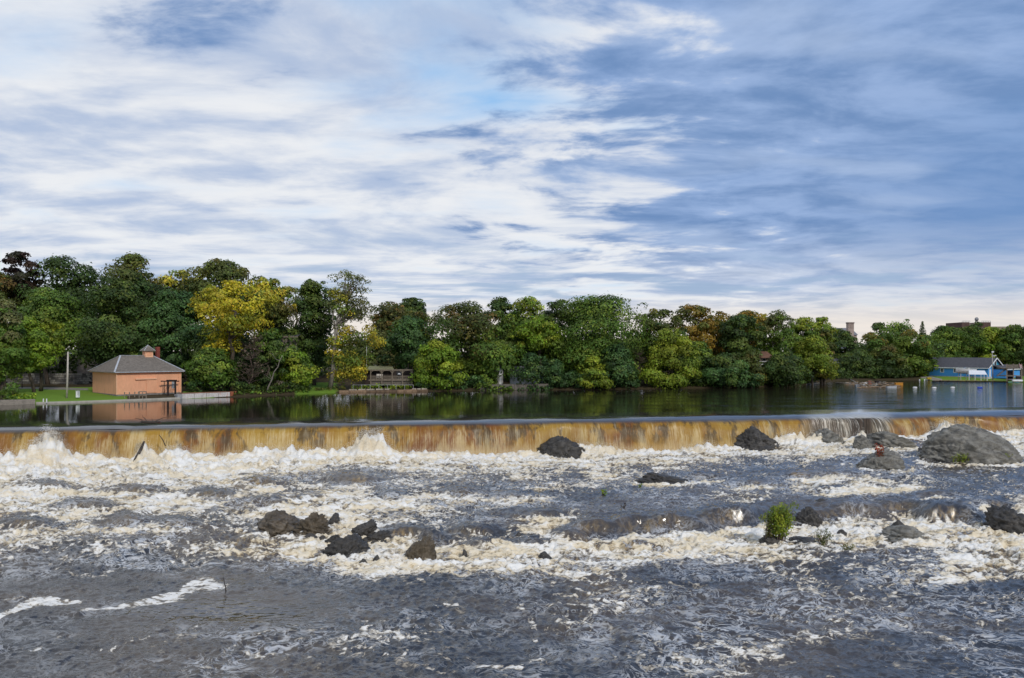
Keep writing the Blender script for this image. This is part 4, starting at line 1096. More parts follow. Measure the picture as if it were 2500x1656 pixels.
def rock(label, x0, x1, top, base, mat, seed, peak=0.5, depth=0.8, sharp=0.35, rough=0.19, name='rock', group=None, part_of=None, ico_=None, up=0.0, terr=.22):
    """x0..x1 and top/base rows in the photo; peak = where along x the summit stands"""
    rng = np.random.default_rng(seed)
    p = on_rapids((x0 + x1) / 2, base); d = p.y
    up = up + (.35 if base < 1120 and x0 < 1960 else .06)
    W = (x1 - x0) / F * d; Hh = (base - top) / F * d
    dep = max(W * depth, Hh * 0.7)
    V, Fc = ico_ or (ICO5 if (x1 - x0) > 150 else ICO4 if (x1 - x0) > 45 else ICO3)
    D = V.copy()
    N = rng.normal(size=(13, 3)); N[:, 2] = np.abs(N[:, 2]) * 0.8 + .05; N /= np.linalg.norm(N, axis=1)[:, None]
    hh = rng.uniform(.66, 1.0, 13)
    r = np.full(len(D), 1.08)
    for q, k in zip(N, hh):
        dt = np.clip(D @ q, 1e-3, None); r = np.minimum(r, k / dt)
    r = r if sharp > .5 else 0.15 + 0.85 * r
    Q = D * r[:, None]
    o = rng.uniform(-40, 40, 3)
    S = Q * np.array([W / 2, dep / 2, Hh])
    add = np.empty(len(Q)); fq = 1.0 / max(.5, min(2.0, W * .28))
    tilt = rng.uniform(.3, .9)
    for i, (a, b, c) in enumerate(S):
        v = Vector((a * fq + o[0], b * fq + o[1], c * fq * 1.6 + a * fq * tilt + o[2]))
        ds = mnoise.voronoi(Vector((v.x * 1.9, v.y * 1.9, v.z * 1.1)))[0]
        crack = max(0.0, 1 - (ds[1] - ds[0]) / .16)
        t_ = v.z * 1.7 + .5 * mnoise.noise(v * 1.2); t_ = t_ - math.floor(t_)
        add[i] = terr * (t_ if t_ < .8 else (1 - t_) * 4) - terr * .4 + (mnoise.ridged_multi_fractal(v * 1.3, 0.85, 2.2, 5, 1.0, 2.0) * .20 - .22) + .34 * mnoise.fractal(v * 3.1, .75, 2.1, 5) - .42 * crack + .22 * (ds[0] - .35)
    Q = Q * (1 + rough * 1.9 * add)[:, None]
    zt = Q[:, 2].max(); Q[:, 2] = Q[:, 2] / zt
    Q[:, 0] = Q[:, 0] / np.abs(Q[:, 0]).max() + (peak - .5) * 1.5 * np.clip(Q[:, 2], 0, 1) ** 1.5 * (1 - np.abs(Q[:, 0]) ** 2 * .6)
    Vw = np.stack([p.x + Q[:, 0] * W / 2 * 1.04, p.y + dep * .35 + Q[:, 1] * dep / 2, p.z + up + np.where(Q[:, 2] > 0, Q[:, 2] * Hh * 1.06 * (1 - .32 * np.clip(np.abs(Q[:, 0] - (peak - .5) * .9), 0, 1) ** 1.4) + .02, Q[:, 2] * max(.7, Hh * .6))], 1)
    me = mesh_np(name, Vw, Fc)
    ob = link(name, me, mat, part_of, True)
    if not part_of: props(ob, label, 'rock', group)
    return ob, p, W, Hh, d


BIG = rock_table(rock)


# ------------------------------------------------------------------ plants in the river
def river_plant(label, px, base, top, w, pal, n, leaf, stems, seed, name='bush', stem_mat=None, up=0.0, d=None, spread=1.0, leaf_low=.3):
    rng = np.random.default_rng(seed); p = on_rapids(px, base); p.z += up
    if d: p = at(px, base, d)
    W = w / F * p.y; Hh = (base - top) / F * p.y
    t = empty(name, p, label, 'plant'); mb = MB(); tips = []
    for k in range(stems):
        a = rng.uniform(0, 2 * np.pi); e = p + Vector((math.cos(a) * W * .45 * rng.uniform(.2, 1) * spread, math.sin(a) * W * .3 * rng.uniform(.2, 1), Hh * rng.uniform(.6, .95)))
        pts = limb(mb, rng, p + Vector((rng.normal() * W * .10, rng.normal() * W * .06, -.3)), e, .012 + .012 * Hh, .006, 4, .05, 4); tips += pts[2:]
    mb.build('stems', stem_mat or TWIG, t, True)
    C = np.array([tuple(q) for q in tips]); C = C[C[:, 2] > p.z + leaf_low * Hh]
    R = np.full(len(C), max(.05, W * .12))
    V, col = leaf_tris(rng, C, R, n, leaf, pick_cols(rng, pal, len(C)), squash=1.2)
    link('leaves', leaf_mesh('leaves', V, col), LEAF, t)
    return t


river_plant('bright green bush growing on a rock in the rapids', 1902, 1332, 1234, 84, 'lime', 5200, .10, 26, 201)
river_plant('brown-stemmed thin shrub against the left side of the green bush', 1876, 1333, 1255, 36, 'olive', 500, .08, 16, 203, 'shrub')
river_plant('sparse dark-leaved plant right of the green bush', 2012, 1342, 1292, 52, 'grey', 420, .09, 16, 204, 'plant', leaf_low=.1)
river_plant('low plant at the water right of the sparse plant', 2072, 1352, 1330, 36, 'olive', 330, .08, 12, 205, 'plant', leaf_low=.0)
river_plant('red-leaved sapling on the cleft grey rock', 2146, 1130, 1085, 34, 'red', 150, .16, 9, 206, 'sapling', d=on_rapids(2146, 1151).y + .8)
river_plant('small green shoot in smooth water right of the middle', 1472, 1213, 1195, 20, 'bright', 90, .12, 7, 207, 'shoot', leaf_low=.0)
river_plant('second green shoot, upstream of the first', 1562, 1194, 1182, 14, 'bright', 50, .12, 5, 208, 'shoot', leaf_low=.0)
river_plant('reddish dry shoot standing in smooth water', 1522, 1248, 1228, 16, 'copper', 40, .10, 7, 209, 'shoot', leaf_low=.0)
for k, (a_, b_, c_, e_, l_) in enumerate([(2345, 1134, 1110, 50, 'large tuft of yellow-green grass at the foot of the great boulder'), (2404, 1131, 1118, 24, 'small yellow tuft right of the large grass tuft'), (2445, 1130, 1106, 46, 'green tuft at the right foot of the great boulder')]):
    river_plant(l_, a_, b_, c_, e_, 'lime', 420, .12, 22, 220 + k, 'grass_tuft', d=BIG[4] - .25, leaf_low=.0)


def dead_wood(label, pts, rads, branches, name='driftwood', cat='driftwood', seed=1, mat=None):
    rng = np.random.default_rng(seed); pts = [Vector(p) for p in pts]
    t = empty(name, pts[0], label, cat); MB().tube(pts, rads, 7).build('stem', mat or DEADWOOD, t, True)
    for i, off, r in branches:
        m = MB(); limb(m, rng, pts[i], pts[i] + Vector(off), r, r * .25, 5, .06, 4); m.build('branch', mat or DEADWOOD, t, True)


DARKWOOD = pmat('wet_wood', (0.045, 0.035, 0.028), .6, .4, 3, .3, 12)
q = on_rapids(553, 1448)
dead_wood('thin broken stick standing in the near smooth water', [q - Vector((0, 0, .4)), q + Vector((-.05, 0, .3)), q + Vector((-.14, 0, .66)), q + Vector((-.2, 0, 1.0))], [.035, .03, .02, .008], [(2, (.12, 0, .12), .01), (1, (-.1, 0, .2), .01)], 'stick', 'stick', 3, DARKWOOD)
dl = dam_y_from_a((350 - CX) / F)
dead_wood('dark log plunging down the falls beneath the root', [at(352, 1078, dl - 2.6), at(345, 1095, dl - 3.0), at(334, 1116, dl - 3.6), at(326, 1130, dl - 3.9)], [.10, .16, .17, .12], [], 'log', 'log', 4, DARKWOOD)
dead_wood('snagged root with a long bare branch on the dam crest', [at(345, 1030, dl + .6), at(358, 1031, dl + .7), at(375, 1032, dl + .8), at(392, 1030, dl + .9)], [.10, .16, .14, .06],
          [(1, (-1.4, .2, .35), .06), (1, (-.5, .1, .75), .05), (2, (1.9, .3, .95), .05), (2, (-.2, 0, .5), .04), (1, (-1.0, .1, -.05), .05)], 'snag', 'driftwood', 5, DARKWOOD)
q = on_rapids(1137, 1212)
dead_wood('tiny dark twig in the rapids near the middle', [q - Vector((0, 0, .3)), q + Vector((.1, 0, .35)), q + Vector((-.15, 0, .8))], [.05, .04, .01], [(1, (.3, 0, .3), .02)], 'stick', 'stick', 6, DARKWOOD)
q = at(398, 1075, dl - 1.9)
dead_wood('short black stick caught in the falling sheet', [q + Vector((-.4, 0, .55)), q, q + Vector((.3, -.1, -.6))], [.03, .05, .05], [], 'stick', 'stick', 7, DARKWOOD)


# ------------------------------------------------------------------ spray over the plunge zone
def build_spray():
    rng = np.random.default_rng(99)
    wgt = (np.exp(-((RS - 2.4) / 1.7) ** 2) * (RPX > -120) * (RPX < 2620)).ravel()
    boil = np.zeros_like(RPX)
    for bx, bw, bh in BOILS: boil += bh * np.exp(-((RPX - bx) / bw) ** 2)
    wgt = wgt * (.25 + boil.ravel() ** 1.5)
    # also along hot crests further down
    w2 = ((RC > .78) & (RS > 6) & (RY > 40) & (RPX > -60) & (RPX < 2560)).ravel().astype(float)
    n1, n2 = 52000, 12000
    i = np.concatenate([rng.choice(wgt.size, n1, p=wgt / wgt.sum()), rng.choice(w2.size, n2, p=w2 / w2.sum())])
    b = boil.ravel()[i]; first = np.arange(n1 + n2) < n1
    hgt = np.where(first, rng.exponential(1, n1 + n2) * (.10 + .26 * b), rng.exponential(1, n1 + n2) * .09)
    hgt = np.minimum(hgt, .22 + .15 * b)
    P = np.stack([RX.ravel()[i], RY.ravel()[i], RZ.ravel()[i] + hgt - .03], 1)
    P[:, :2] += rng.normal(size=(len(i), 2)) * np.where(first, .22, .1)[:, None]
    r = np.where(first, rng.uniform(.008, .028, len(i)), rng.uniform(.007, .018, len(i)))[:, None, None]
    tet = np.array([(0, 0, 1), (.94, 0, -.33), (-.47, .82, -.33), (-.47, -.82, -.33)])
    rot = rng.normal(size=(len(i), 3, 3)); qs, _ = np.linalg.qr(rot)
    V = (P[:, None, :] + (tet[None] @ qs) * r).reshape(-1, 3)
    base = (np.arange(len(i)) * 4)[:, None, None]
    Fc = (base + np.array([(0, 1, 2), (0, 2, 3), (0, 3, 1), (1, 3, 2)])[None]).reshape(-1, 3)
    props(link('spray', mesh_np('spray', V, Fc), spray_mat()), 'white spray thrown up at the foot of the falls', 'spray', kind='stuff')


build_spray()

# ------------------------------------------------------------------ the orange pump house
ORANGE = pmat('orange_stucco', (0.76, 0.385, 0.225), .85, .09, 0.8, .15, 24, stretch=(1, 1, .35), col2=(0.60, 0.29, 0.17), c2amt=.5)
ORANGE_TRIM = pmat('orange_trim', (0.78, 0.44, 0.27), .8, .06, 2.0)
SLATE = pmat('grey_shingles', (0.175, 0.152, 0.128), .9, .25, 3.0, .4, 14)
RIDGE = pmat('pale_ridge_tin', (0.42, 0.44, 0.47), .6, .2, 3.0)
PLINTH = pmat('stone_plinth', (0.20, 0.19, 0.17), .95, .3, 2.5, .5, 8)
BRICKRED = pmat('red_brick', (0.22, 0.055, 0.04), .9, .25, 4.0, .4, 20)
GLASS = pmat('dull_window', (0.30, 0.31, 0.32), .25, .15, 2.0, spec=.5)
DARKGLASS = pmat('dark_window', (0.02, 0.024, 0.03), .15, .2, 2.0, spec=.5)
DARKWD = pmat('dark_timber', (0.028, 0.020, 0.020), .8, .3, 3.0)
GREYWD = pmat('weathered_timber', (0.24, 0.20, 0.155), .9, .25, 3.0, .3, 14)
WHITEP = pmat('white_paint', (0.74, 0.75, 0.76), .6, .08, 1.5)
CONC = pmat('old_concrete', (0.28, 0.25, 0.21), .95, .25, 1.6, .4, 9, col2=(0.10, 0.09, 0.07), c2amt=.6)
STEEL = pmat('galvanised_steel', (0.42, 0.43, 0.44), .5, .12, 2.0)


def frame_house(C, u, v, z): return lambda a, b, h: Vector((C.x + u.x * a + v.x * b, C.y + u.y * a + v.y * b, z + h))


def pump_house():
    C = at(285, 966, 133); u = Vector((.698, .716, 0)).normalized(); v = Vector((-u.y, u.x, 0)); z = .55
    L, D, WH = 10.7, 11.6, 3.78
    t = empty('pump_house', (C.x, C.y, z), 'square orange house with grey hipped roof and cupola on the lawn', 'building')
    P = frame_house(C, u, v, z); Z = Vector((0, 0, 1))
    MB().box(P(-.05, -.05, -.8), u * (L + .1), v * (D + .1), Z * 1.02).build('plinth', PLINTH, t)
    w = MB().box(P(0, 0, .22), u * L, v * D, Z * (WH - .22)).build('wall', ORANGE, t)
    # eave board and hipped roof
    e = .55; MB().box(P(-e + .1, -e + .1, WH), u * (L + 2 * e - .2), v * (D + 2 * e - .2), Z * .16).build('eave_board', ORANGE_TRIM, t)
    r0 = WH + .17; rz = r0 + 2.75
    a0, a1, b0, b1 = -e, L + e, -e, D + e; m = D / 2; g0, g1 = L / 2 - 2.7, L / 2 + 2.7
    pts = [P(a0, b0, r0), P(a1, b0, r0), P(a1, b1, r0), P(a0, b1, r0), P(g0, m, rz), P(g1, m, rz)]
    low = [p - Z * .10 for p in pts[:4]]
    roof = MB().poly(pts + low, [(0, 1, 5, 4), (1, 2, 5), (2, 3, 4, 5), (3, 0, 4), (9, 8, 7, 6), (0, 6, 7, 1), (1, 7, 8, 2), (2, 8, 9, 3), (3, 9, 6, 0)]).build('roof', SLATE, t)
    for i, j in ((0, 4), (3, 4), (1, 5), (2, 5), (4, 5)):
        MB().beam(pts[i] + Z * .03, pts[j] + Z * .03, .26, .07).build('ridge_cap', RIDGE, roof)
    # cupola
    s = 1.35; ca, cb = L / 2 + 1.95, m
    cp = MB().box(P(ca - s / 2, cb - s / 2, rz - 1.3), u * s, v * s, Z * 2.15).build('cupola', ORANGE_TRIM, roof)
    zc = rz + .85; o = .32
    q = [P(ca - s / 2 - o, cb - s / 2 - o, zc), P(ca + s / 2 + o, cb - s / 2 - o, zc), P(ca + s / 2 + o, cb + s / 2 + o, zc), P(ca - s / 2 - o, cb + s / 2 + o, zc), P(ca, cb, zc + 1.0)]
    lo = [p - Z * .08 for p in q[:4]]
    MB().poly(q + lo, [(0, 1, 4), (1, 2, 4), (2, 3, 4), (3, 0, 4), (8, 7, 6, 5), (0, 5, 6, 1), (1, 6, 7, 2), (2, 7, 8, 3), (3, 8, 5, 0)]).build('cupola_roof', SLATE, roof)
    for i in range(4): MB().beam(q[i] + Z * .02, q[4] + Z * .02, .10, .05).build('cupola_ridge', RIDGE, roof)
    MB().box(P(ca - .42, cb - s / 2 - .03, rz + .0), u * .84, v * .03, Z * .70).build('louver_panel', ORANGE, roof)
    MB().box(P(ca - s / 2 - .03, cb - .42, rz + .0), u * .03, v * .84, Z * .70).build('louver_panel', ORANGE, roof)
    ch = MB().box(P(L / 2 + 3.6, m + .3, rz - 2.2), u * .62, v * .62, Z * 3.75).build('chimney', BRICKRED, roof)
    # front wall fittings
    MB().tube([P(-e + .05, -e + .02, WH + .14), P(L + e - .05, -e + .02, WH + .14)], .07, 6).build('gutter', RIDGE, t)
    MB().tube([P(L - .35, -.09, .3), P(L - .35, -.09, WH - .1), P(L - .35, -e + .05, WH + .1)], .05, 6).build('downspout', ORANGE_TRIM, t)
    MB().box(P(2.95, -.24, 2.62), u * 3.55, v * .24, Z * .24).build('door_track', ORANGE_TRIM, t)
    MB().box(P(4.8, -.10, .32), u * 1.75, v * .10, Z * 2.26).build('sliding_door', ORANGE, t)
    MB().box(P(6.2, -.05, 2.9), u * .06, v * .05, Z * .85).build('conduit', ORANGE_TRIM, t)
    dr = MB().box(P(7.35, -.06, .26), u * .95, v * .06, Z * 2.15).build('side_door', ORANGE, t)
    MB().box(P(7.28, -.09, .26), u * .07, v * .09, Z * 2.22).build('door_frame', ORANGE_TRIM, dr); MB().box(P(8.30, -.09, .26), u * .07, v * .09, Z * 2.22).build('door_frame', ORANGE_TRIM, dr)
    wi = MB().box(P(9.15, -.03, .95), u * .66, v * .04, Z * 1.45).build('window', GLASS, t)
    MB().box(P(9.07, -.07, .85), u * .82, v * .07, Z * .10).build('sill', ORANGE_TRIM, wi); MB().box(P(9.07, -.06, 2.40), u * .82, v * .06, Z * .08).build('lintel', ORANGE_TRIM, wi)
    MB().box(P(-.10, -.10, .2), u * .16, v * .16, Z * (WH - .2)).build('corner_board', ORANGE_TRIM, t); MB().box(P(L - .06, -.10, .2), u * .16, v * .16, Z * (WH - .2)).build('corner_board', ORANGE_TRIM, t)


pump_house()


def edge_along(name, label, cat, pts, w, h, mat, top_of=None):
    """kerb or low wall following shore points (px, d, z) as one solid"""
    mb = MB()
    P = [Vector(((p - CX) / F * d, d, z)) for p, d, z in pts]
    for a, b in zip(P[:-1], P[1:]):
        dd = (b - a); nrm = Vector((-dd.y, dd.x, 0)).normalized() * w
        mb.box(a - Vector((0, 0, h)), dd, nrm, Vector((0, 0, h)))
    return props(mb.build(name, mat), label, cat)


edge_along('quay_edge', 'pale concrete edge of the lawn along the water before the orange house', 'kerb', [(88, 121.3, .24), (200, 124.4, .24), (300, 127.6, .26), (372, 130.6, .26), (440, 133.6, .26)], .5, 1.0, pmat('pale_concrete', (0.42, 0.40, 0.34), .9, .15, 1.5))
edge_along('low_wall', 'low mossy stone wall at the water at the far left', 'wall', [(-120, 115, .75), (0, 118.3, .75), (86, 120.9, .72)], .6, 1.6, CONC)


def stone_wall():
    rng = np.random.default_rng(31); t = empty('stone_wall', at(130, 938, 163), 'rough grey dry-stone wall behind the lawn and path', 'wall')
    mat = [pmat('wall_stone_%s' % c, k, .95, .3, 2.0, .5, 7) for c, k in (('grey', (0.17, 0.16, 0.145)), ('dark', (0.10, 0.095, 0.085)), ('pale', (0.24, 0.23, 0.20)))]
    x = 20.0; d0 = 163.0
    z0 = gz(130, 163) - .3
    MB().box(Vector(((15 - CX) / F * 163.6, 163.5, z0)), Vector((17.0, 0, 0)), Vector((0, .5, 0)), Vector((0, 0, 2.5))).build('core', mat[1], t)
    for row in range(6):
        px = 14.0 + rng.uniform(0, 5)
        while px < 214:
            w = rng.uniform(.6, 1.5); h = .40; c = Vector(((px - CX) / F * d0, d0 + rng.uniform(-.06, .05), z0 + .05 + row * .42))
            MB().box(c, Vector((w - .05, 0, 0)), Vector((0, .5, 0)), Vector((0, rng.normal() * .02, h - .04))).build('stone', mat[rng.integers(0, 3)], t)
            px += w / d0 * F


stone_wall()

t = empty('lamp_pole', at(163, 970, 128), 'tall pale wooden pole on the lawn left of the orange house', 'pole')
MB().tube([at(163, 972, 128), at(165, 915, 128), at(166, 859, 128)], [.16, .14, .11], 9).build('pole', pmat('pale_pole', (0.46, 0.42, 0.36), .9, .15, 2.0), t, True)
MB().beam(at(166, 862, 128), at(174, 863, 128), .05).build('arm', STEEL, t); MB().cbox(at(173.4, 863.5, 128), .2, .12, .08).build('lamp_head', STEEL, t)
t = empty('utility_box', at(190, 969, 127), 'small grey-white utility box on the lawn by the pole', 'box')
MB().cbox(at(190, 969, 127) - Vector((0, 0, .1)), .42, .4, .98).build('cabinet', WHITEP, t); MB().cbox(at(190, 955, 127) + Vector((0, 0, -.02)), .5, .46, .08).build('lid', STEEL, t)
MB().cbox(at(191, 967, 126.79) + Vector((0, 0, .1)), .26, .02, .6).build('door', STEEL, t)
t = empty('mooring_rail', at(110, 982, 121.9), 'two small pale mooring posts at the lawn edge', 'posts')
for p_ in (106, 114): MB().cbox(at(p_, 982, 121.9) - Vector((0, 0, .1)), .12, .12, .62).build('post', WHITEP, t)
MB().beam(at(106, 978, 121.9), at(114, 978, 121.9), .06).build('rail', GREYWD, t)
t = empty('signpost', at(54, 945, 140), 'thin dark post under the trees at left', 'post'); MB().tube([at(54, 948, 140), at(54, 893, 140)], .07, 6).build('post', DARKWD, t)


def pergola():
    t = empty('pergola', at(418, 972, 136), 'dark timber frame on two posts before the orange house', 'pergola')
    for p_, d_ in ((410, 135.0), (428, 136.2)): MB().beam(at(p_, 979, d_), at(p_, 930, d_), .24).build('post', DARKWD, t)
    MB().beam(at(393, 931, 137.0), at(437, 931, 139.6), .18).build('beam', DARKWD, t)
    MB().beam(at(407, 928.6, 134.8), at(431, 928.6, 136.4), .26, .16).build('beam', DARKWD, t)
    for k in range(4): MB().beam(at(409 + k * 6, 929.6, 135 + k * .4), at(413 + k * 6, 930.2, 138.2 + k * .4), .10, .12).build('rafter', DARKWD, t)
    MB().beam(at(401, 962, 137.4), at(401, 931, 137.4), .09).build('brace', DARKWD, t)


pergola()
for k, (a_, b_, y0, y1, d_, l_) in enumerate([(304, 316, 957, 975, 129.4, 'left of the three small timber frames at the quay'), (329, 338, 956, 972, 131.2, 'middle of the three small timber frames at the quay'), (340, 357, 957, 975, 130.4, 'widest of the three small timber frames at the quay')]):
    t = empty('timber_frame', at((a_ + b_) / 2, y1, d_), l_, 'railing', 'timber frames at the quay')
    for p_ in (a_, b_): MB().beam(at(p_, y1 + 1, d_), at(p_, y0, d_), .12).build('post', GREYWD, t)
    MB().beam(at(a_ - .8, y0 - .4, d_), at(b_ + .8, y0 - .4, d_), .14).build('rail', ORANGE_TRIM if k < 2 else GREYWD, t)
    if k == 2:
        MB().beam(at(348, y1, d_), at(348, y0, d_), .08).build('post', GREYWD, t); MB().beam(at(a_, 966, d_), at(b_, 966, d_), .08).build('rail', GREYWD, t)
t = empty('landing', at(325, 974, 130), 'low timber landing stage at the water before the orange house', 'jetty')
for k in range(12): MB().box(at(300 + k * 5, 976, 129.0 + k * .19), Vector((.30, 0.05, 0)), Vector((-.4, 1.3, 0)), Vector((0, 0, .10))).build('plank', GREYWD, t)


def rusty_float():
    rust = pmat('rusty_white_steel', (0.58, 0.55, 0.53), .7, .2, .9, .2, 12, stretch=(1, 1, .6), col2=(0.34, 0.10, 0.045), c2amt=.85)
    t = empty('float', at(440, 974, 134.4), 'long white and rust-stained steel float moored by the orange house', 'float')
    a, b = at(438, 979, 133.6), at(562, 977, 139.2); u = (b - a); u.z = 0; L = u.length; u.normalize(); v = Vector((-u.y, u.x, 0))
    a.z = -.25
    segs = 4
    for k in range(segs):
        MB().box(a + u * (L * (k + .22) / (segs + .22)), u * (L / (segs + .22) - .06), v * 1.7, Vector((0, 0, 1.08 + .02 * (k % 2)))).build('pontoon', rust, t)
    MB().box(a - u * .3, u * (L * .22 / 4.22 + .26), v * 1.7, Vector((0, 0, .98))).build('pontoon', pmat('grey_steel', (0.33, 0.34, 0.35), .6, .2, 1.5), t)
    MB().box(a + u * (L * .05) + Vector((0, 0, 1.12)), u * L * .92, v * 1.5, Vector((0, 0, .06))).build('deck', pmat('rusty_deck', (0.30, 0.15, 0.09), .9, .3, 1.5), t)
    bow = pmat('rust', (0.36, 0.12, 0.06), .8, .3, 2.0)
    p = a + u * (L + .03)
    MB().poly([p, p + v * 1.7, p + u * 1.3 + v * .85 + Vector((0, 0, .5)), p + Vector((0, 0, 1.1)), p + v * 1.7 + Vector((0, 0, 1.1)), p + u * 1.4 + v * .85 + Vector((0, 0, 1.2))],
              [(0, 2, 1), (3, 4, 5), (0, 3, 5, 2), (1, 2, 5, 4), (0, 1, 4, 3)]).build('bow', bow, t)


rusty_float()


# ------------------------------------------------------------------ houses glimpsed in the trees
def gable_house(name, label, px0, px1, d, zb, eave_y, ridge_y, depth, wall, roof, trim=None, rz=0.0, windows=(), over=.35, doors=(), gable_front=False, cat='building', group=None):
    """front wall between two bearings; windows = (px0, px1, y0, y1)"""
    C = Vector(((px0 - CX) / F * d, d, zb)); L = (px1 - px0) / F * d
    u = Vector((math.cos(rz), math.sin(rz), 0)); v = Vector((-u.y, u.x, 0)); Z = Vector((0, 0, 1))
    he = H - (eave_y - HY) / F * d - zb; hr = H - (ridge_y - HY) / F * (d + depth / 2) - zb
    t = empty(name, C, label, cat, group); P = frame_house(C, u, v, zb)
    if not gable_front:
        MB().poly([P(0, 0, 0), P(L, 0, 0), P(L, depth, 0), P(0, depth, 0), P(0, 0, he), P(L, 0, he), P(L, depth, he), P(0, depth, he), P(0, depth / 2, hr), P(L, depth / 2, hr)],
                  [(0, 1, 5, 4), (1, 2, 6, 9, 5), (2, 3, 7, 6), (3, 0, 4, 8, 7), (0, 3, 2, 1)]).build('wall', wall, t)
        sl = (hr - he) / (depth / 2); o = over
        q = [P(-o, -o, he - o * sl + .05), P(L + o, -o, he - o * sl + .05), P(L + o, depth / 2, hr + .05), P(-o, depth / 2, hr + .05), P(L + o, depth + o, he - o * sl + .05), P(-o, depth + o, he - o * sl + .05)]
        k = [p + Z * .14 for p in q]
        rf = MB().poly(q + k, [(6, 7, 8, 9), (9, 8, 10, 11), (0, 3, 2, 1), (3, 5, 4, 2), (0, 1, 7, 6), (1, 2, 8, 7), (2, 4, 10, 8), (4, 5, 11, 10), (5, 3, 9, 11), (3, 0, 6, 9)]).build('roof', roof, t)
        if trim:
            MB().box(q[0] - v * .02 - Z * .16, u * (L + 2 * o), v * .06, Z * .22).build('fascia', trim, rf)
    else:
        MB().poly([P(0, 0, 0), P(L, 0, 0), P(L, depth, 0), P(0, depth, 0), P(0, 0, he), P(L, 0, he), P(L, depth, he), P(0, depth, he), P(L / 2, 0, hr), P(L / 2, depth, hr)],
                  [(0, 1, 5, 8, 4), (1, 2, 6, 5), (2, 3, 7, 9, 6), (3, 0, 4, 7), (0, 3, 2, 1)]).build('wall', wall, t)
        sl = (hr - he) / (L / 2); o = over
        q = [P(-o, -o, he - o * sl + .05), P(L / 2, -o, hr + .05), P(L + o, -o, he - o * sl + .05), P(-o, depth + o, he - o * sl + .05), P(L / 2, depth + o, hr + .05), P(L + o, depth + o, he - o * sl + .05)]
        k = [p + Z * .14 for p in q]
        rf = MB().poly(q + k, [(6, 7, 10, 9), (7, 8, 11, 10), (0, 3, 4, 1), (1, 4, 5, 2), (0, 1, 7, 6), (1, 2, 8, 7), (0, 6, 9, 3), (2, 5, 11, 8), (3, 9, 10, 4), (4, 10, 11, 5)]).build('roof', roof, t)
        if trim:
            for i, j in ((0, 1), (1, 2)): MB().beam(q[i] - v * .05 + Z * .03, q[j] - v * .05 + Z * .03, .08, .24).build('fascia', trim, rf)
    for (a, b, y0, y1) in windows:
        aa, bb = (a - px0) / F * d, (b - px0) / F * d; z0, z1 = H - (y1 - HY) / F * d - zb, H - (y0 - HY) / F * d - zb
        w = MB().box(P(aa, -.05, z0), u * (bb - aa), v * .05, Z * (z1 - z0)).build('window', DARKGLASS, t)
        fr = trim or WHITEP
        for (p, q_, r_) in ((P(aa - .1, -.09, z0 - .1), u * (bb - aa + .2), Z * .1), (P(aa - .1, -.09, z1), u * (bb - aa + .2), Z * .1), (P(aa - .1, -.09, z0), u * .1, Z * (z1 - z0)), (P(bb, -.09, z0), u * .1, Z * (z1 - z0))):
            MB().box(p, q_, v * .09, r_).build('frame', fr, w)
    for (a, b, y0) in doors:
        aa, bb = (a - px0) / F * d, (b - px0) / F * d; z1 = H - (y0 - HY) / F * d - zb
        MB().box(P(aa, -.05, .05), u * (bb - aa), v * .05, Z * z1).build('door', trim or WHITEP, t)
    return t, P, u, v


GREYWALL = pmat('grey_siding', (0.24, 0.22, 0.22), .9, .1, 2.0)
TAUPE = pmat('taupe_siding', (0.25, 0.22, 0.18), .9, .1, 2.0)
PALEWALL = pmat('pale_siding', (0.50, 0.52, 0.55), .8, .1, 2.0)
DARKROOF = pmat('dark_roof', (0.085, 0.085, 0.095), .9, .2, 2.0)
BROWNROOF = pmat('brown_roof', (0.19, 0.10, 0.065), .9, .2, 2.0)
gable_house('house', 'grey-mauve house half hidden behind the trees above the stone wall', 188, 240, 170.5, gz(210, 170), 812, 800, 9, GREYWALL, DARKROOF, None, windows=[(202, 216, 841, 857)])
gable_house('house', 'taupe house among the trees above the leaning dead trunk', 662, 724, 164, gz(690, 164), 822, 812, 9, TAUPE, DARKROOF, GREYWD, windows=[(683, 691, 829, 837), (704, 711, 829, 837)])
gable_house('shed', 'narrow white shed standing under the dome-shaped tree', 1204, 1228, 168.5, gz(1215, 168), 901, 894, 3.0, pmat('shaded_white_paint', (0.48, 0.47, 0.46), .8, .12, 1.5), DARKROOF, None, windows=[(1211, 1216, 907, 916)], doors=[(1219, 1224, 905)], cat='shed', gable_front=True)  # white paint darkened: the shade under the tree is in its colour
gable_house('cottage', 'small pale grey cottage behind the retaining wall', 1245, 1326, 171, gz(1280, 171), 911, 896, 5.0, PALEWALL, DARKROOF, None, windows=[(1253, 1257, 914, 921), (1263, 1267, 914, 921), (1304, 1311, 913, 925)], cat='cottage')


def retaining_wall():
    t = empty('retaining_wall', at(1250, 952, 164), 'stained concrete retaining wall below the grey cottage', 'wall')
    for k in range(6):
        a, b = 1172 + k * 28, 1172 + (k + 1) * 28 - .6; da, db = float(shore_d(a)) - .25, float(shore_d(b)) - .25
        A, B = Vector(((a - CX) / F * da, da, -.6)), Vector(((b - CX) / F * db, db, -.6)); n_ = Vector((-(B - A).y, (B - A).x, 0)).normalized()
        MB().box(A - n_ * .02 * (k % 2), B - A, n_ * .5, Vector((0, 0, 1.75 + .06 * (k % 3)))).build('panel', pmat('stained_concrete', (0.15, 0.135, 0.115), .95, .3, 1.2, .4, 9, col2=(0.06, 0.055, 0.045), c2amt=.8), t)


retaining_wall()


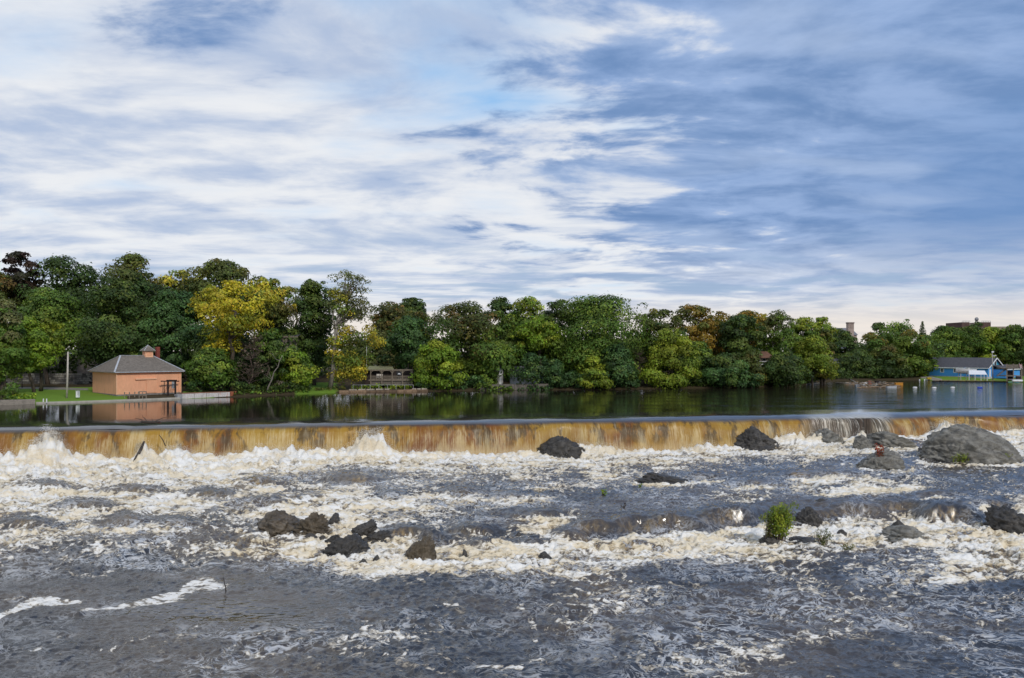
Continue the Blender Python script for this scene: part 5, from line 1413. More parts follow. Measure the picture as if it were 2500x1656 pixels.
def shore_wall():
    rng = np.random.default_rng(41); t = empty('shore_wall', at(930, 956, 156), 'low sandy stone ledge along the water below the deck', 'wall')
    mats = [pmat('sandstone_%s' % c, k, .95, .3, 2.0, .5, 6) for c, k in (('tan', (0.28, 0.19, 0.12)), ('pale', (0.42, 0.37, 0.30)), ('brown', (0.17, 0.115, 0.075)))]
    px = 828.0
    while px < 1032:
        w = rng.uniform(.8, 1.9); d = float(shore_d(px)) - .5
        MB().box(Vector(((px - CX) / F * d, d, -.4)), Vector((w, .02, 0)), Vector((0, 1.0, 0)), Vector((0, 0, .72 + rng.uniform(0, .1)))).build('stone', mats[0 if rng.random() < .6 else 2], t)
        if rng.random() < .7: MB().box(Vector(((px - CX) / F * d, d + .15, .33 + rng.uniform(0, .07))), Vector((w * .8, .03, 0)), Vector((0, .8, 0)), Vector((0, rng.normal() * .02, .22))).build('stone', mats[1], t)
        px += (w + .04) / d * F


shore_wall()


def deck():
    d = 162.0; Z = Vector((0, 0, 1))
    t = empty('deck_pergola', at(950, 940, d), 'timber deck with an arched pergola frame and railing above the water', 'deck')
    X = lambda p, y, dd=d: at(p, y, dd)
    MB().box(X(900, 930), Vector((X(1008, 930) - X(900, 930))), Vector((0, 4.5, 0)), Z * .22).build('floor', GREYWD, t)
    for p in (905, 932, 957.5, 982.5, 1006):
        MB().beam(X(p, 941), X(p, 905.5), .17).build('post', GREYWD, t)
        for s in (-1, 1):
            if 905 < p + s * 8 < 1006: MB().beam(X(p, 911), X(p + s * 5, 906), .10).build('brace', GREYWD, t)
    MB().beam(X(903, 904.4), X(1008, 903.4), .2, .22).build('top_beam', GREYWD, t)
    for p in (905, 957.5, 1006): MB().beam(X(p, 904.3, d + .1), X(p, 904.6, d + 4.2), .12).build('rafter', GREYWD, t)
    MB().beam(X(905, 918.5), X(1006, 918.5), .10).build('rail', GREYWD, t); MB().beam(X(905, 927), X(1006, 927), .08).build('rail', GREYWD, t)
    b = MB()
    for k in range(64): b.beam(X(906 + k * 1.56, 927), X(906 + k * 1.56, 918.8), .045)
    o = b.build('balusters', GREYWD, t); o['kind'] = 'stuff'
    MB().box(X(905, 941, d + .25), X(1006, 941, d + .25) - X(905, 941, d + .25), Vector((0, .12, 0)), Z * .82).build('skirt', pmat('lattice', (0.16, 0.14, 0.115), .9, .3, 4.0), t)
    # cabin with a mossy flat roof behind the deck
    zb = gz(935, 168) - .1; c = empty('cabin', X(890, 930, 167.3), 'low dark cabin with a mossy green flat roof behind the deck', 'cabin')
    MB().box(Vector(((890 - CX) / F * 167.3, 167.3, zb)), Vector((10.6, 0, 0)), Vector((0, 5, 0)), Z * (X(0, 902, 167.3).z - zb)).build('wall', pmat('dark_cabin', (0.045, 0.034, 0.03), .9, .3, 2.0), c)
    MB().poly([X(896, 903, 166.2), X(962, 901.5, 166.2), X(957, 894, 171), X(894, 893, 171), X(896, 904.8, 166.2), X(962, 903.4, 166.2), X(957, 896, 171), X(894, 895, 171)], [(0, 1, 2, 3), (7, 6, 5, 4), (0, 4, 5, 1), (1, 5, 6, 2), (2, 6, 7, 3), (3, 7, 4, 0)]).build('roof', pmat('mossy_roof', (0.26, 0.26, 0.15), .95, .3, .6, .3, 6, col2=(0.12, 0.17, 0.03), c2amt=.9), c)
    MB().box(X(968, 925, 167.15), Vector((1.1, 0, 0)), Vector((0, .1, 0)), Z * 1.5).build('window', DARKGLASS, c)
    # two pale chairs and a grill on the deck
    zf = X(0, 930).z + .23
    for k, p in enumerate((922, 930)):
        ch = empty('chair', Vector(((p - CX) / F * (d + 1.2), d + 1.2, zf)), ('left' if k == 0 else 'right') + ' of two pale slatted chairs on the deck', 'chair', 'chairs on the deck')
        q = Vector(((p - CX) / F * (d + 1.2), d + 1.2, zf)); pale = pmat('pale_plastic', (0.55, 0.50, 0.44), .6, .1, 2.0)
        MB().box(q + Vector((-.3, -.25, .38)), Vector((.6, 0, 0)), Vector((0, .55, -.08)), Z * .06).build('seat', pale, ch)
        MB().box(q + Vector((-.3, .28, .36)), Vector((.6, 0, 0)), Vector((0, .05, 0)), Vector((0, .25, .75))).build('backrest', pale, ch)
        for sx in (-.27, .23):
            for sy in (-.22, .24): MB().box(q + Vector((sx, sy, 0)), Vector((.05, 0, 0)), Vector((0, .05, 0)), Z * .38).build('leg', pale, ch)
            MB().box(q + Vector((sx, -.25, .56)), Vector((.06, 0, 0)), Vector((0, .6, 0)), Z * .04).build('armrest', pale, ch)
    q = Vector(((974.5 - CX) / F * (d + 1.5), d + 1.5, zf)); gr = empty('grill', q, 'white-lidded kettle grill on the deck', 'grill')
    lid = MB(); ring = [(.02, .36), (.18, .32), (.30, .2), (.34, .02)]
    lid.tube([q + Vector((0, 0, .92 + h)) for _, h in ring[::-1]], [r for r, _ in ring[::-1]], 10); lid.build('lid', WHITEP, gr, True)
    MB().tube([q + Vector((0, 0, .58)), q + Vector((0, 0, .72)), q + Vector((0, 0, .9))], [.12, .28, .33], 10).build('bowl', DARKWD, gr, True)
    for k in range(3):
        a = k * 2.1; MB().beam(q + Vector((math.cos(a) * .28, math.sin(a) * .28, 0)), q + Vector((math.cos(a) * .12, math.sin(a) * .12, .62)), .03).build('leg', STEEL, gr)


deck()
t = empty('wire_fence', at(935, 950, 157.6), 'low steel pipe and wire fence along the bank below the deck', 'fence')
for k in range(8): MB().beam(at(862 + k * 21, 951, 157.2 + k * .3), at(862 + k * 21, 939.6, 157.2 + k * .3), .06).build('post', STEEL, t)
MB().beam(at(862, 940, 157.2), at(1009, 940, 159.3), .05).build('rail', STEEL, t)
t = empty('flagpole', at(895, 915, 172), 'thin white pole rising among the yellow leaves left of the deck', 'pole')
MB().tube([at(895, 925, 172), at(895, 812, 172)], [.06, .04], 6).build('pole', WHITEP, t); MB().beam(at(888, 815, 172), at(902, 815, 172), .05).build('crossarm', WHITEP, t)


def balcony_house():
    d = 184.0; Z = Vector((0, 0, 1)); zb = gz(1860, d)
    t, P, u, v = gable_house('house', 'house with a brown roof and white balcony among the trees at right', 1836, 1882, d, zb, 871, 860, 8, TAUPE, BROWNROOF, None, windows=[(1850, 1858, 908, 919), (1862, 1868, 875, 882)])
    A, B = at(1836, 891, d - 1.9), at(1878, 891, d - 1.9)
    bal = MB().box(A, B - A, Vector((0, 1.9, 0)), Z * .16).build('balcony', WHITEP, t)
    MB().beam(at(1836, 882.5, d - 1.85), at(1878, 882.5, d - 1.85), .09).build('rail', WHITEP, bal)
    for k in range(9): MB().beam(at(1838 + k * 4.9, 890, d - 1.85), at(1838 + k * 4.9, 882.5, d - 1.85), .05).build('baluster', WHITEP, bal)
    for p in (1838, 1857, 1876): MB().beam(at(p, 938, d - 1.8), at(p, 872, d - 1.8), .16).build('post', GREYWD, t)
    MB().poly([at(1832, 873, d - 2.3), at(1882, 873, d - 2.3), at(1882, 866, d + .2), at(1832, 866, d + .2), at(1832, 874.4, d - 2.3), at(1882, 874.4, d - 2.3), at(1882, 867.4, d + .2), at(1832, 867.4, d + .2)], [(0, 1, 2, 3), (7, 6, 5, 4), (0, 4, 5, 1), (1, 5, 6, 2), (2, 6, 7, 3), (3, 7, 4, 0)]).build('porch_roof', BROWNROOF, t)


balcony_house()
gable_house('house', 'pale gabled house behind the trees below the brick chimney tower', 2058, 2096, 250, gz(2075, 250), 858, 838, 10, PALEWALL, pmat('grey_roof', (0.20, 0.20, 0.22), .9, .15, 2.0), WHITEP, windows=[(2062, 2070, 864, 872), (2078, 2086, 866, 876)], gable_front=True)
gable_house('summer_house', 'white-trimmed summer house low among the dark trees left of the debris raft', 2034, 2062, 228, gz(2048, 228), 884, 877, 4, WHITEP, DARKROOF, WHITEP, windows=[(2038, 2044, 891, 900), (2049, 2056, 891, 900)])
gable_house('house', 'white house wall showing through the trees right of the pale gabled house', 2108, 2160, 246, gz(2130, 246), 872, 860, 8, PALEWALL, DARKROOF, WHITEP, windows=[(2122, 2128, 880, 892), (2140, 2146, 880, 892)])


def chimney_tower():
    d = 330; zb = 1.0; t = empty('brick_tower', at(2077, 850, d), 'square pale brick tower rising over the trees at right', 'tower')
    w = 13.5 / F * d; C = Vector(((2071.5 - CX) / F * d, d, zb)); Z = Vector((0, 0, 1)); br = pmat('pale_brick', (0.40, 0.32, 0.28), .9, .12, .8)
    MB().box(C, Vector((w, 0, 0)), Vector((0, w, 0)), Z * (at(0, 790, d).z - zb)).build('shaft', br, t)
    MB().box(C + Vector((-.15, -.15, at(0, 790, d).z - zb)), Vector((w + .3, 0, 0)), Vector((0, w + .3, 0)), Z * .5).build('cap', pmat('tower_cap', (0.22, 0.17, 0.15), .9, .1, 1.0), t)
    for k in range(4): MB().box(C + Vector((w * (.14 + .22 * k), -.12, at(0, 802, d).z - zb)), Vector((w * .08, 0, 0)), Vector((0, .12, 0)), Z * 1.9).build('pilaster', br, t)
    gable_house('mill', 'grey-roofed building at the foot of the pale brick tower', 2046, 2092, d + 4, 1.0, 818, 802, 14, br, pmat('grey_roof', (0.20, 0.20, 0.22)), None)


chimney_tower()


def flat_building():
    d = 380; zb = 1.0; Z = Vector((0, 0, 1)); t = empty('flat_roofed_building', at(2385, 850, d), 'dark flat-roofed building with roof plant on the far right skyline', 'building')
    dk = pmat('dark_brick', (0.10, 0.062, 0.055), .9, .15, .5); tn = pmat('tan_panel', (0.30, 0.25, 0.20), .9, .1, .5)
    X = lambda p, y: at(p, y, d)
    def blk(a, b, y, dep, mat, name, dd=0.0):
        p = X(a, y); MB().box(Vector((p.x, d + dd, zb)), Vector(((b - a) / F * d, 0, 0)), Vector((0, dep, 0)), Z * (p.z - zb)).build(name, mat, t)
    blk(2348, 2367, 787, 14, dk, 'block'); blk(2367, 2396, 789, 14, tn, 'block', 1.0); blk(2396, 2419, 787, 14, dk, 'block'); blk(2400, 2478, 797, 22, tn, 'wing', 3)
    for a, b in ((2349, 2368), (2397, 2418)):
        r = MB()
        r.beam(X(a, 784), X(b, 784), .18)
        for k in range(6): r.beam(X(a + (b - a) * k / 5, 787), X(a + (b - a) * k / 5, 784), .12)
        r.build('roof_rail', STEEL, t)
    p = X(2382, 780); MB().tube([p + Vector((0, -.8, .0)), p + Vector((0, -.4, 0)), p], [1.0, .75, .12], 14).build('dish', pmat('dish_grey', (0.25, 0.26, 0.28), .6, .1, 1.0), t, True)
    MB().beam(X(2382, 789), X(2382, 780), .3).build('dish_mast', STEEL, t)


flat_building()


# ------------------------------------------------------------------ the blue boathouse and its dock
BLUE = pmat('blue_siding', (0.08, 0.34, 0.78), .7, .08, 1.0, .25, 3.0, stretch=(.05, .05, 3.0))
TEAL = pmat('teal_siding', (0.045, 0.30, 0.44), .7, .08, 1.0)


def blue_boathouse():
    Z = Vector((0, 0, 1)); R0 = at(2412, 919, 216); zb = 1.0
    e = Vector((.6, -.8, 0)); w = Vector((.8, .6, 0)); L, Wd = 21.0, 8.8
    C = Vector((R0.x, R0.y, 0)) - e * L
    P = frame_house(C, e, w, zb); he, hr = 2.62, 5.05
    t = empty('blue_boathouse', (R0.x, R0.y, zb), 'long blue boathouse with dark roof and white trim by the water', 'building')
    MB().box(P(-.05, -.05, -.5), e * (L + .1), w * (Wd + .1), Z * .55).build('footing', pmat('pale_footing', (0.45, 0.47, 0.46), .9, .1, 1.0), t)
    MB().poly([P(0, 0, .06), P(L, 0, .06), P(L, Wd, .06), P(0, Wd, .06), P(0, 0, he), P(L, 0, he), P(L, Wd, he), P(0, Wd, he), P(0, Wd / 2, hr), P(L, Wd / 2, hr)],
              [(0, 1, 5, 4), (1, 2, 6, 9, 5), (2, 3, 7, 6), (3, 0, 4, 8, 7), (0, 3, 2, 1)]).build('wall', BLUE, t)
    o = .5; sl = (hr - he) / (Wd / 2)
    q = [P(-o, -o, he - o * sl + .04), P(L + o, -o, he - o * sl + .04), P(L + o, Wd / 2, hr + .04), P(-o, Wd / 2, hr + .04), P(L + o, Wd + o, he - o * sl + .04), P(-o, Wd + o, he - o * sl + .04)]
    k = [p + Z * .15 for p in q]
    rf = MB().poly(q + k, [(6, 7, 8, 9), (9, 8, 10, 11), (0, 3, 2, 1), (3, 5, 4, 2), (0, 1, 7, 6), (1, 2, 8, 7), (2, 4, 10, 8), (4, 5, 11, 10), (5, 3, 9, 11), (3, 0, 6, 9)]).build('roof', DARKROOF, t)
    MB().box(q[0] - w * .07 - Z * .14, e * (L + 2 * o), w * .07, Z * .26).build('fascia', WHITEP, rf)
    for i, j in ((1, 2), (2, 4)): MB().beam(q[i] + e * .05 + Z * .02, q[j] + e * .05 + Z * .02, .10, .26).build('fascia', WHITEP, rf)
    MB().poly([P(L + .03, .3, he - .1), P(L + .03, Wd - .3, he - .1), P(L + .03, Wd / 2, hr - .25)], [(0, 1, 2)]).build('gable_panel', TEAL, t)
    gw = MB().box(P(L + .04, Wd / 2 - .5, he + .35), e * .05, w * 1.0, Z * 1.3).build('gable_window', DARKGLASS, t)
    for aa in (-.62, .5): MB().box(P(L + .04, Wd / 2 + aa, he + .3), e * .09, w * .12, Z * 1.4).build('frame', WHITEP, gw)
    for px in (2300.5, 2332.5, 2370.5):
        # along the front wall: where the bearing meets it
        a_ = (px - CX) / F; s = (C.x - a_ * C.y) / (a_ * e.y - e.x)
        wi = MB().box(P(s - .32, -.05, 1.15), e * .64, w * .05, Z * 1.0).build('window', DARKGLASS, t)
        arch = [(-.52, 1.0), (-.52, 2.05), (-.36, 2.28), (.36, 2.28), (.52, 2.05), (.52, 1.0)]; inn = [(-.32, 1.15), (-.32, 2.0), (-.22, 2.12), (.22, 2.12), (.32, 2.0), (.32, 1.15)]
        pts = [P(s + x, -.10, z) for x, z in arch + inn] + [P(s + x, -.02, z) for x, z in arch + inn]
        f = [(i, (i + 1) % 6, 6 + (i + 1) % 6, 6 + i) for i in range(6)]; f += [tuple(j + 12 for j in g_[::-1]) for g_ in f]
        f += [(i, i + 12, (i + 1) % 6 + 12, (i + 1) % 6) for i in range(6)] + [(6 + i, 6 + (i + 1) % 6, 18 + (i + 1) % 6, 18 + i) for i in range(6)]
        MB().poly(pts, f).build('frame', WHITEP, wi); MB().box(P(s - .03, -.09, 1.15), e * .06, w * .04, Z * .95).build('muntin', WHITEP, wi)
    # side wing under its own low roof
    S = frame_house(Vector((R0.x, R0.y, 0)) + w * 2.6, e, w, zb)
    MB().box(S(0.02, 0, -.3), e * 3.4, w * 9.0, Z * 2.35).build('wing', BLUE, t)
    MB().poly([S(-.2, -.3, 3.15), S(-.2, 9.2, 3.15), S(3.9, 9.2, 2.05), S(3.9, -.3, 2.05), S(-.2, -.3, 3.3), S(-.2, 9.2, 3.3), S(3.9, 9.2, 2.2), S(3.9, -.3, 2.2)], [(3, 2, 1, 0), (4, 5, 6, 7), (0, 1, 5, 4), (1, 2, 6, 5), (2, 3, 7, 6), (3, 0, 4, 7)]).build('wing_roof', DARKROOF, t)
    MB().box(S(3.9, -.3, 2.0), e * .06, w * 9.5, Z * .2).build('fascia', WHITEP, t)
    for b in (1.0, 2.3, 3.4):
        wi = MB().box(S(3.43, b, .7), e * .05, w * .62, Z * .85).build('window', DARKGLASS, t)
        for z in (.62, 1.55): MB().box(S(3.43, b - .08, z), e * .08, w * .78, Z * .08).build('frame', WHITEP, wi)
        for z in (-.08, .62): MB().box(S(3.43, b + z, .62), e * .08, w * .08, Z * .95).build('frame', WHITEP, wi)
    MB().box(P(L + .05, .6, .1), e * .05, w * 1.0, Z * 2.0).build('door', WHITEP, t)


blue_boathouse()


def dock_things():
    Z = Vector((0, 0, 1))
    t = empty('dock', at(2360, 930, 213), 'long low timber dock along the shore before the blue boathouse', 'dock')
    a, b = at(2284, 931, 211.6), at(2462, 931, 206.4); a.z = b.z = .28
    n = 44; plankm = pmat('dock_plank', (0.34, 0.24, 0.13), .9, .25, 1.2)
    for k in range(n):
        p = a.lerp(b, k / n); q = a.lerp(b, (k + .92) / n); MB().box(p, q - p, Vector((.3, 1.5, 0)), Z * .1).build('plank', plankm, t)
    MB().beam(a - Vector((0, -.1, .18)), b - Vector((0, -.1, .18)), .16, .2).build('stringer', DARKWD, t)
    for k in range(8): q = a.lerp(b, (k + .5) / 8); MB().tube([q - Z * 1.2, q + Z * .0], .12, 6).build('pile', DARKWD, t)
    # black float at the left end
    t = empty('black_float', at(2300, 932, 210.6), 'low black rubber float at the left end of the dock', 'float')
    for k in range(3): p = at(2279 + k * 18, 934.4, 210.8 - k * .5); p.z = -.1; MB().box(p, Vector((1.85, -.05, 0)), Vector((0, .7, 0)), Z * (.3 + .05 * (k % 2))).build('section', pmat('black_rubber', (0.012, 0.012, 0.013), .5, .2, 2), t)
    # motor boat on a cradle
    zb = 2.05; bt = empty('motor_boat', at(2352, 918, 212.2), 'white motor boat on a cradle before the blue boathouse', 'boat')
    o = at(2333, 920, 212.2); o.z = zb; ux = Vector((.98, -.18, 0)); vy = Vector((.18, .98, 0)); Lb = 4.9
    rows = []
    for i, s in enumerate(np.linspace(0, 1, 9)):
        wd = .9 * math.sin(min(1, (s + .02) / .45) * math.pi / 2) ** .8; kz = .42 * (1 - min(1, s / .3)) ** 2; sh = 1.22 + .30 * (1 - s) ** 1.5
        for x, z in ((-wd, sh), (-wd * .82, .35 + kz * .6), (0, kz), (wd * .82, .35 + kz * .6), (wd, sh)): rows.append(o + ux * (s * Lb) + vy * x + Z * z)
    f = [(i * 5 + j, i * 5 + j + 1, i * 5 + j + 6, i * 5 + j + 5) for i in range(8) for j in range(4)] + [tuple(40 + j for j in range(5))]
    MB().poly(rows, f).build('hull', WHITEP, bt, True)
    MB().poly([rows[i * 5] - Z * .02 for i in range(9)] + [rows[i * 5 + 4] - Z * .02 for i in range(9)], [(i, i + 1, i + 10, i + 9) for i in range(8)]).build('deck', pmat('boat_deck', (0.62, 0.62, 0.60), .5, .1, 2), bt)
    m = o + ux * 1.9 + Z * 1.24
    MB().poly([m - vy * .75, m + vy * .75, m + ux * .5 - vy * .7 + Z * .45, m + ux * .5 + vy * .7 + Z * .45, m + ux * .54 - vy * .7 + Z * .43, m + ux * .54 + vy * .7 + Z * .43, m + ux * .05 - vy * .75, m + ux * .05 + vy * .75], [(0, 1, 3, 2), (2, 3, 5, 4), (4, 5, 7, 6), (0, 2, 4, 6), (1, 7, 5, 3)]).build('windscreen', GLASS, bt)
    MB().box(o + ux * 2.9 - vy * .5 + Z * 1.1, ux * .5, vy * 1.0, Z * .45).build('seat', pmat('seat_vinyl', (0.50, 0.50, 0.48), .6, .1, 2), bt)
    MB().box(o + ux * (Lb + .02) - vy * .2 + Z * .35, ux * .4, vy * .4, Z * .85).build('outboard_motor', DARKWD, bt)
    MB().box(o + ux * .5 - vy * .92 + Z * .56, ux * 4.2, vy * .03, Z * .07).build('stripe', pmat('brown_stripe', (0.16, 0.10, 0.08), .6, .1, 2), bt)
    cr = empty('boat_cradle', at(2352, 927, 212.2), 'steel and timber cradle holding up the white motor boat', 'cradle')
    for s in (1.0, 3.9):
        c = o + ux * s
        MB().beam(c - vy * .9 + Z * .15, c + vy * .9 + Z * .15, .14, .2).build('crossbeam', GREYWD, cr)
        for y in (-.8, .8): MB().beam(Vector((c.x + vy.x * y, c.y + vy.y * y, .35)), c + vy * y + Z * .12, .12).build('leg', STEEL, cr)
    MB().beam(o + ux * .2 - vy * .8 - Z * .7, o + ux * 4.7 - vy * .8 - Z * .7, .08).build('rail', STEEL, cr)
    # white canopy
    cn = empty('canopy', at(2393, 928, 209), 'white fabric canopy on thin posts by the dock', 'canopy')
    A, B = at(2366, 915.5, 209.5), at(2410, 915.5, 207.6); A.z = B.z = 1.95; dv = Vector((.75, 2.6, 0)); fab = pmat('white_fabric', (0.72, 0.75, 0.80), .7, .05, 1.5)
    rA, rB = A + dv * .5 + Z * 1.0 + (B - A) * .06, B + dv * .5 + Z * 1.0 - (B - A) * .06
    MB().poly([A, B, B + dv, A + dv, rA, rB, A - Z * .06, B - Z * .06, B + dv - Z * .06, A + dv - Z * .06], [(0, 1, 5, 4), (2, 3, 4, 5), (1, 2, 5), (3, 0, 4), (6, 9, 8, 7), (0, 6, 7, 1), (1, 7, 8, 2), (2, 8, 9, 3), (3, 9, 6, 0)]).build('cover', fab, cn)
    for p in (A, A.lerp(B, .33), A.lerp(B, .66), B, B + dv, A + dv): MB().beam(Vector((p.x, p.y, .32)), p - Z * .03, .10).build('post', WHITEP, cn)
    # utility pole
    up = empty('utility_pole', at(2423, 925, 210), 'tall grey utility pole with a lamp beside the blue boathouse', 'pole')
    MB().tube([at(2424, 929, 208), at(2423, 892, 208), at(2422.5, 860, 208)], [.15, .13, .1], 8).build('pole', pmat('grey_pole', (0.36, 0.35, 0.33), .9, .15, 2), up, True)
    MB().cbox(at(2423.5, 861, 207.8), .45, .3, .35).build('lamp_head', WHITEP, up); MB().cbox(at(2428, 870, 208), .9, .2, .28).build('bracket', STEEL, up)
    # two-level wooden deck with stair
    wd = empty('wooden_deck_tower', at(2476, 930, 205), 'two-storey weathered wooden deck with stairs at the right edge', 'deck')
    X = lambda p, y, dd=205.0: at(p, y, dd)
    for p in (2458, 2474, 2494):
        for dd in (205, 208.5): MB().beam(X(p, 932, dd), Vector((X(p, 900, dd).x, dd, X(p, 889, 205).z)), .2).build('post', GREYWD, wd)
    MB().box(X(2455, 900.5, 204.8), X(2497, 900.5, 204.8) - X(2455, 900.5, 204.8), Vector((0, 4, 0)), Z * .2).build('upper_floor', GREYWD, wd)
    for k in range(17): MB().box(X(2456 + k * 2.4, 899, 204.7), Vector((.21, 0, 0)), Vector((0, .05, 0)), Z * (.92)).build('board', pmat('grey_brown_board', (0.20, 0.17, 0.14), .9, .25, 2), wd)
    MB().box(X(2455, 919, 204.9), X(2497, 919, 204.9) - X(2455, 919, 204.9), Vector((0, 3.8, 0)), Z * .18).build('lower_floor', GREYWD, wd)
    MB().box(X(2460, 930, 206.4), X(2474, 930, 206.4) - X(2460, 930, 206.4), Vector((0, .2, 0)), Z * 2.6).build('back_wall', DARKWD, wd)
    st = MB()
    for k in range(9): st.box(X(2436 + k * 2.3, 917.5 - k * 1.85, 205.6), Vector((.3, 0, 0)), Vector((0, 1.0, 0)), Z * .06)
    st.beam(X(2434, 919, 205.55), X(2456, 901, 205.55), .10, .3); st.build('stair', pmat('stair_wood', (0.13, 0.115, 0.105), .9, .2, 2), wd)
    fl = empty('flag', X(2489, 898, 204.6), 'small faded red and white flag on the wooden deck', 'flag')
    MB().beam(X(2491, 900, 204.55), X(2488, 886.5, 204.55), .05).build('staff', WHITEP, fl)
    ms = [pmat('flag_red', (0.38, 0.12, 0.13), .8, .1, 2), pmat('flag_white', (0.55, 0.52, 0.52), .8, .1, 2)]
    for k in range(6): MB().box(X(2488.4 + k * .35, 889.3 + k * 1.5, 204.5), Vector((.62, 0, -.2)), Vector((0, .02, 0)), Z * -.15).build('stripe', ms[k % 2], fl)
    pb = empty('pontoon_boat', X(2480, 930, 203), 'small white pontoon boat under the wooden deck', 'boat')
    for dd in (202.3, 203.9): MB().tube([X(2470, 930.5, dd), X(2474, 930.2, dd), X(2494, 930.2, dd), X(2497, 929.6, dd)], [.08, .28, .28, .15], 8).build('pontoon', WHITEP, pb, True)
    MB().box(X(2471, 927.5, 202.2), Vector((2.7, 0, 0)), Vector((0, 1.9, 0)), Z * .12).build('deck', STEEL, pb); MB().box(X(2484, 926, 202.6), Vector((.9, 0, 0)), Vector((0, .8, 0)), Z * .7).build('console', DARKWD, pb)
    # buoys
    for k, (p, y, cm, l) in enumerate([(2234, 947, WHITEP, 'white barrel buoy nearest the debris raft'), (2281, 947.5, WHITEP, 'middle white barrel buoy of the three in a row'), (2326, 947, WHITEP, 'white barrel buoy nearest the blue one'), (2392, 947.5, pmat('blue_plastic', (0.02, 0.06, 0.42), .4, .1, 2), 'blue barrel buoy before the dock')]):
        dd = F * H / (y - HY); c = Vector(((p - CX) / F * dd, dd, .06)); s = 1.0 if k < 3 else 1.35
        by = empty('buoy', c, l, 'buoy', 'barrel buoys on the river'); MB().tube([c + Vector((x * s, 0, 0)) for x in (-.42, -.38, 0, .38, .42)], [.10 * s, .15 * s, .17 * s, .15 * s, .10 * s], 10).build('barrel', cm, by, True)
        MB().tube([c + Vector((-.46 * s, 0, .02)), c + Vector((-.58 * s, 0, .02))], .05, 6).build('lug', STEEL, by)
    for k, (p, l) in enumerate([(2245, 'small white float left of the ramp'), (2257, 'small white upright float by the ramp')]):
        dd = 213.5; c = Vector(((p - CX) / F * dd, dd, 0)); MBf = MB().tube([c + Z * z for z in (-.1, .05, .25, .42, .5)], [.08, .16, .18, .14, .05], 8).build('float', WHITEP, None, True); props(MBf, l, 'float', 'small floats by the ramp')
    # kayaks and yellow thing near the path
    kx = empty('yellow_cart', at(2268, 915, 219), 'small yellow cart at the left end of the blue boathouse', 'cart')
    c = at(2268, 915, 219); c.z = gz(2268, 219) + .25
    MB().poly([c + Vector(p) for p in ((-.5, -.3, .2), (.5, -.3, .2), (.6, -.4, .7), (-.6, -.4, .7), (-.5, .3, .2), (.5, .3, .2), (.6, .4, .7), (-.6, .4, .7))], [(0, 1, 2, 3), (7, 6, 5, 4), (0, 4, 5, 1), (0, 3, 7, 4), (1, 5, 6, 2)]).build('tray', pmat('yellow_plastic', (0.55, 0.40, 0.03), .5, .1, 2), kx)
    MB().tube([c + Vector((-.1, 0, .0)), c + Vector((.1, 0, .0))], .26, 10).build('wheel', DARKWD, kx)
    for y in (-.3, .3): MB().beam(c + Vector((.4, y, .4)), c + Vector((1.2, y, .45)), .05).build('handle', GREYWD, kx)


dock_things()


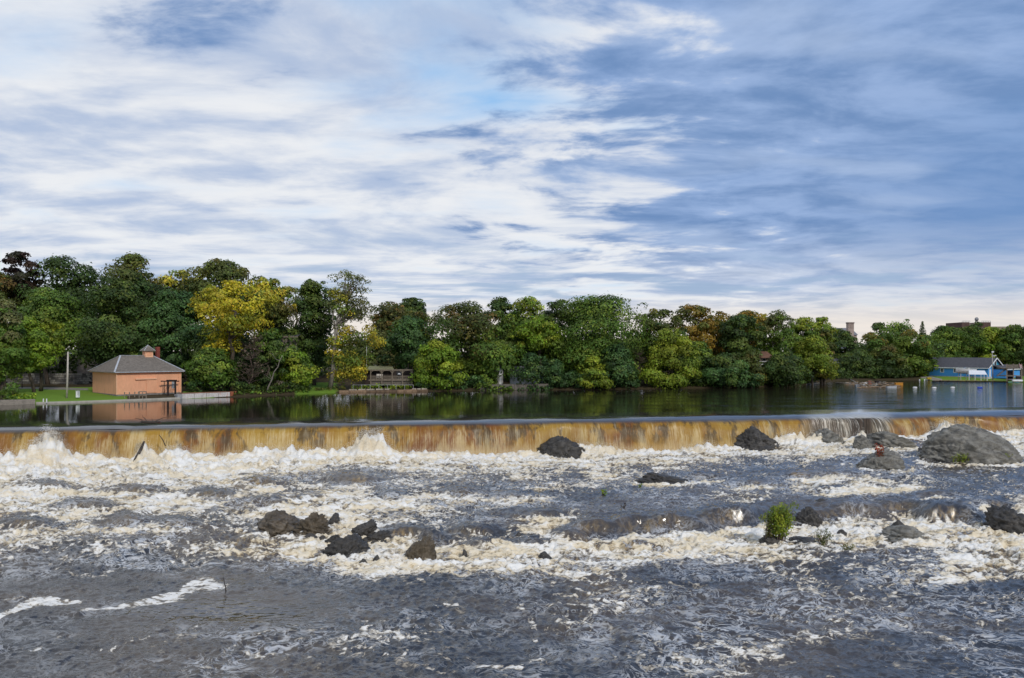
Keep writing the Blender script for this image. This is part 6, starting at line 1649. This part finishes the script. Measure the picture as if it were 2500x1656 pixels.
def debris():
    rng = np.random.default_rng(61)
    wood = [pmat('drift_%s' % n, c, .9, .25, 2) for n, c in (('tan', (0.30, 0.21, 0.13)), ('grey', (0.26, 0.24, 0.21)), ('brown', (0.13, 0.085, 0.055)))]
    k = 0
    where = ['at the left end of the raft', 'left of centre in the raft', 'in the middle of the raft', 'right of centre in the raft', 'at the right end of the raft']
    mb = [MB() for _ in range(3)]
    for i in range(210):
        u = rng.random(); px = 2068 + 130 * u; dd = F * H / (rng.uniform(936, 948) - HY)
        if u < .2: dd = F * H / (rng.uniform(934, 941) - HY)
        hpile = 0.75 * math.exp(-((u - .45) / .28) ** 2)
        c = Vector(((px - CX) / F * dd, dd, rng.uniform(0, hpile + .08))); L = rng.uniform(.5, 1.7); a = rng.normal() * .6 + (math.pi if rng.random() < .5 else 0)
        dv = Vector((math.cos(a) * L, math.sin(a) * L * .6, rng.normal() * .13 * L)); r = rng.uniform(.03, .10)
        mb[i % 3].tube([c - dv / 2, c + Vector((0, 0, rng.normal() * .06)), c + dv / 2], [r, r * .9, r * .5], 5)
    for i in range(3): props(mb[i].build('driftwood', wood[i]), ['tan', 'grey', 'brown'][i] + ' sticks heaped in the floating debris raft', 'driftwood', 'debris raft', 'stuff')
    def log(label, a, b, r, m): props(MB().tube([a, a.lerp(b, .5) + Vector((0, 0, .05)), b], [r, r * .92, r * .7], 8).build('log', m, None, True), label, 'log', 'logs of the debris raft')
    P = lambda px, y, z=.1: Vector(((px - CX) / F * (F * H / (y - HY)), F * H / (y - HY), z))
    log('longest pale log tipped up at the left of the debris raft', P(2090, 936), P(2076, 934, .75), .16, wood[1])
    log('pale log along the front of the debris raft', P(2106, 947, .05), P(2166, 946, .1), .14, wood[0])
    log('crooked log standing out on top of the debris raft', P(2150, 941, .6), P(2170, 944, .2), .13, wood[0])
    log('log lying at the far left of the debris raft', P(2040, 936, .05), P(2068, 937, .12), .12, wood[1])
    def crate(label, px, y, w, h, mat, tilt=0.0):
        c = P(px, y, -.08); t = empty('floating_box', c, label, 'box', 'boxes caught in the debris raft')
        MB().box(c + Vector((-w / 2, 0, 0)), Vector((w, 0, tilt)), Vector((0, .8, 0)), Vector((0, 0, h))).build('body', mat, t)
        MB().box(c + Vector((-w / 2 - .04, -.03, h + .0)), Vector((w + .08, 0, tilt)), Vector((0, .86, 0)), Vector((0, 0, .07))).build('lid', mat, t)
    crate('orange box at the right end of the debris raft', 2196, 941, 1.7, .62, pmat('orange_plastic', (0.50, 0.22, 0.025), .5, .1, 2), .04)
    crate('white and grey block at the front of the debris raft', 2178, 947.5, 2.0, .34, pmat('foam_block', (0.45, 0.47, 0.50), .7, .15, 2), .05)
    crate('pale grey block at the left of the debris raft', 2097, 943, 1.3, .36, pmat('grey_block', (0.33, 0.37, 0.42), .7, .15, 2))
    crate('small white block behind the pale grey block in the raft', 2112, 938.5, 1.0, .36, WHITEP, .05)
    crate('small red block on top of the debris raft', 2125, 938.5, .5, .75, pmat('red_plastic', (0.38, 0.10, 0.07), .6, .1, 2))
    crate('dark block in the middle of the debris raft', 2145, 938, 1.2, .8, DARKWD)
    MBg = MB().tube([P(1962, 939.5, .08), P(1980, 938.8, .12), P(2000, 937.5, .2)], [.10, .16, .13], 7).build('log', wood[1], None, True); props(MBg, 'pale log lying at the tip of the wooded point', 'log')


debris()
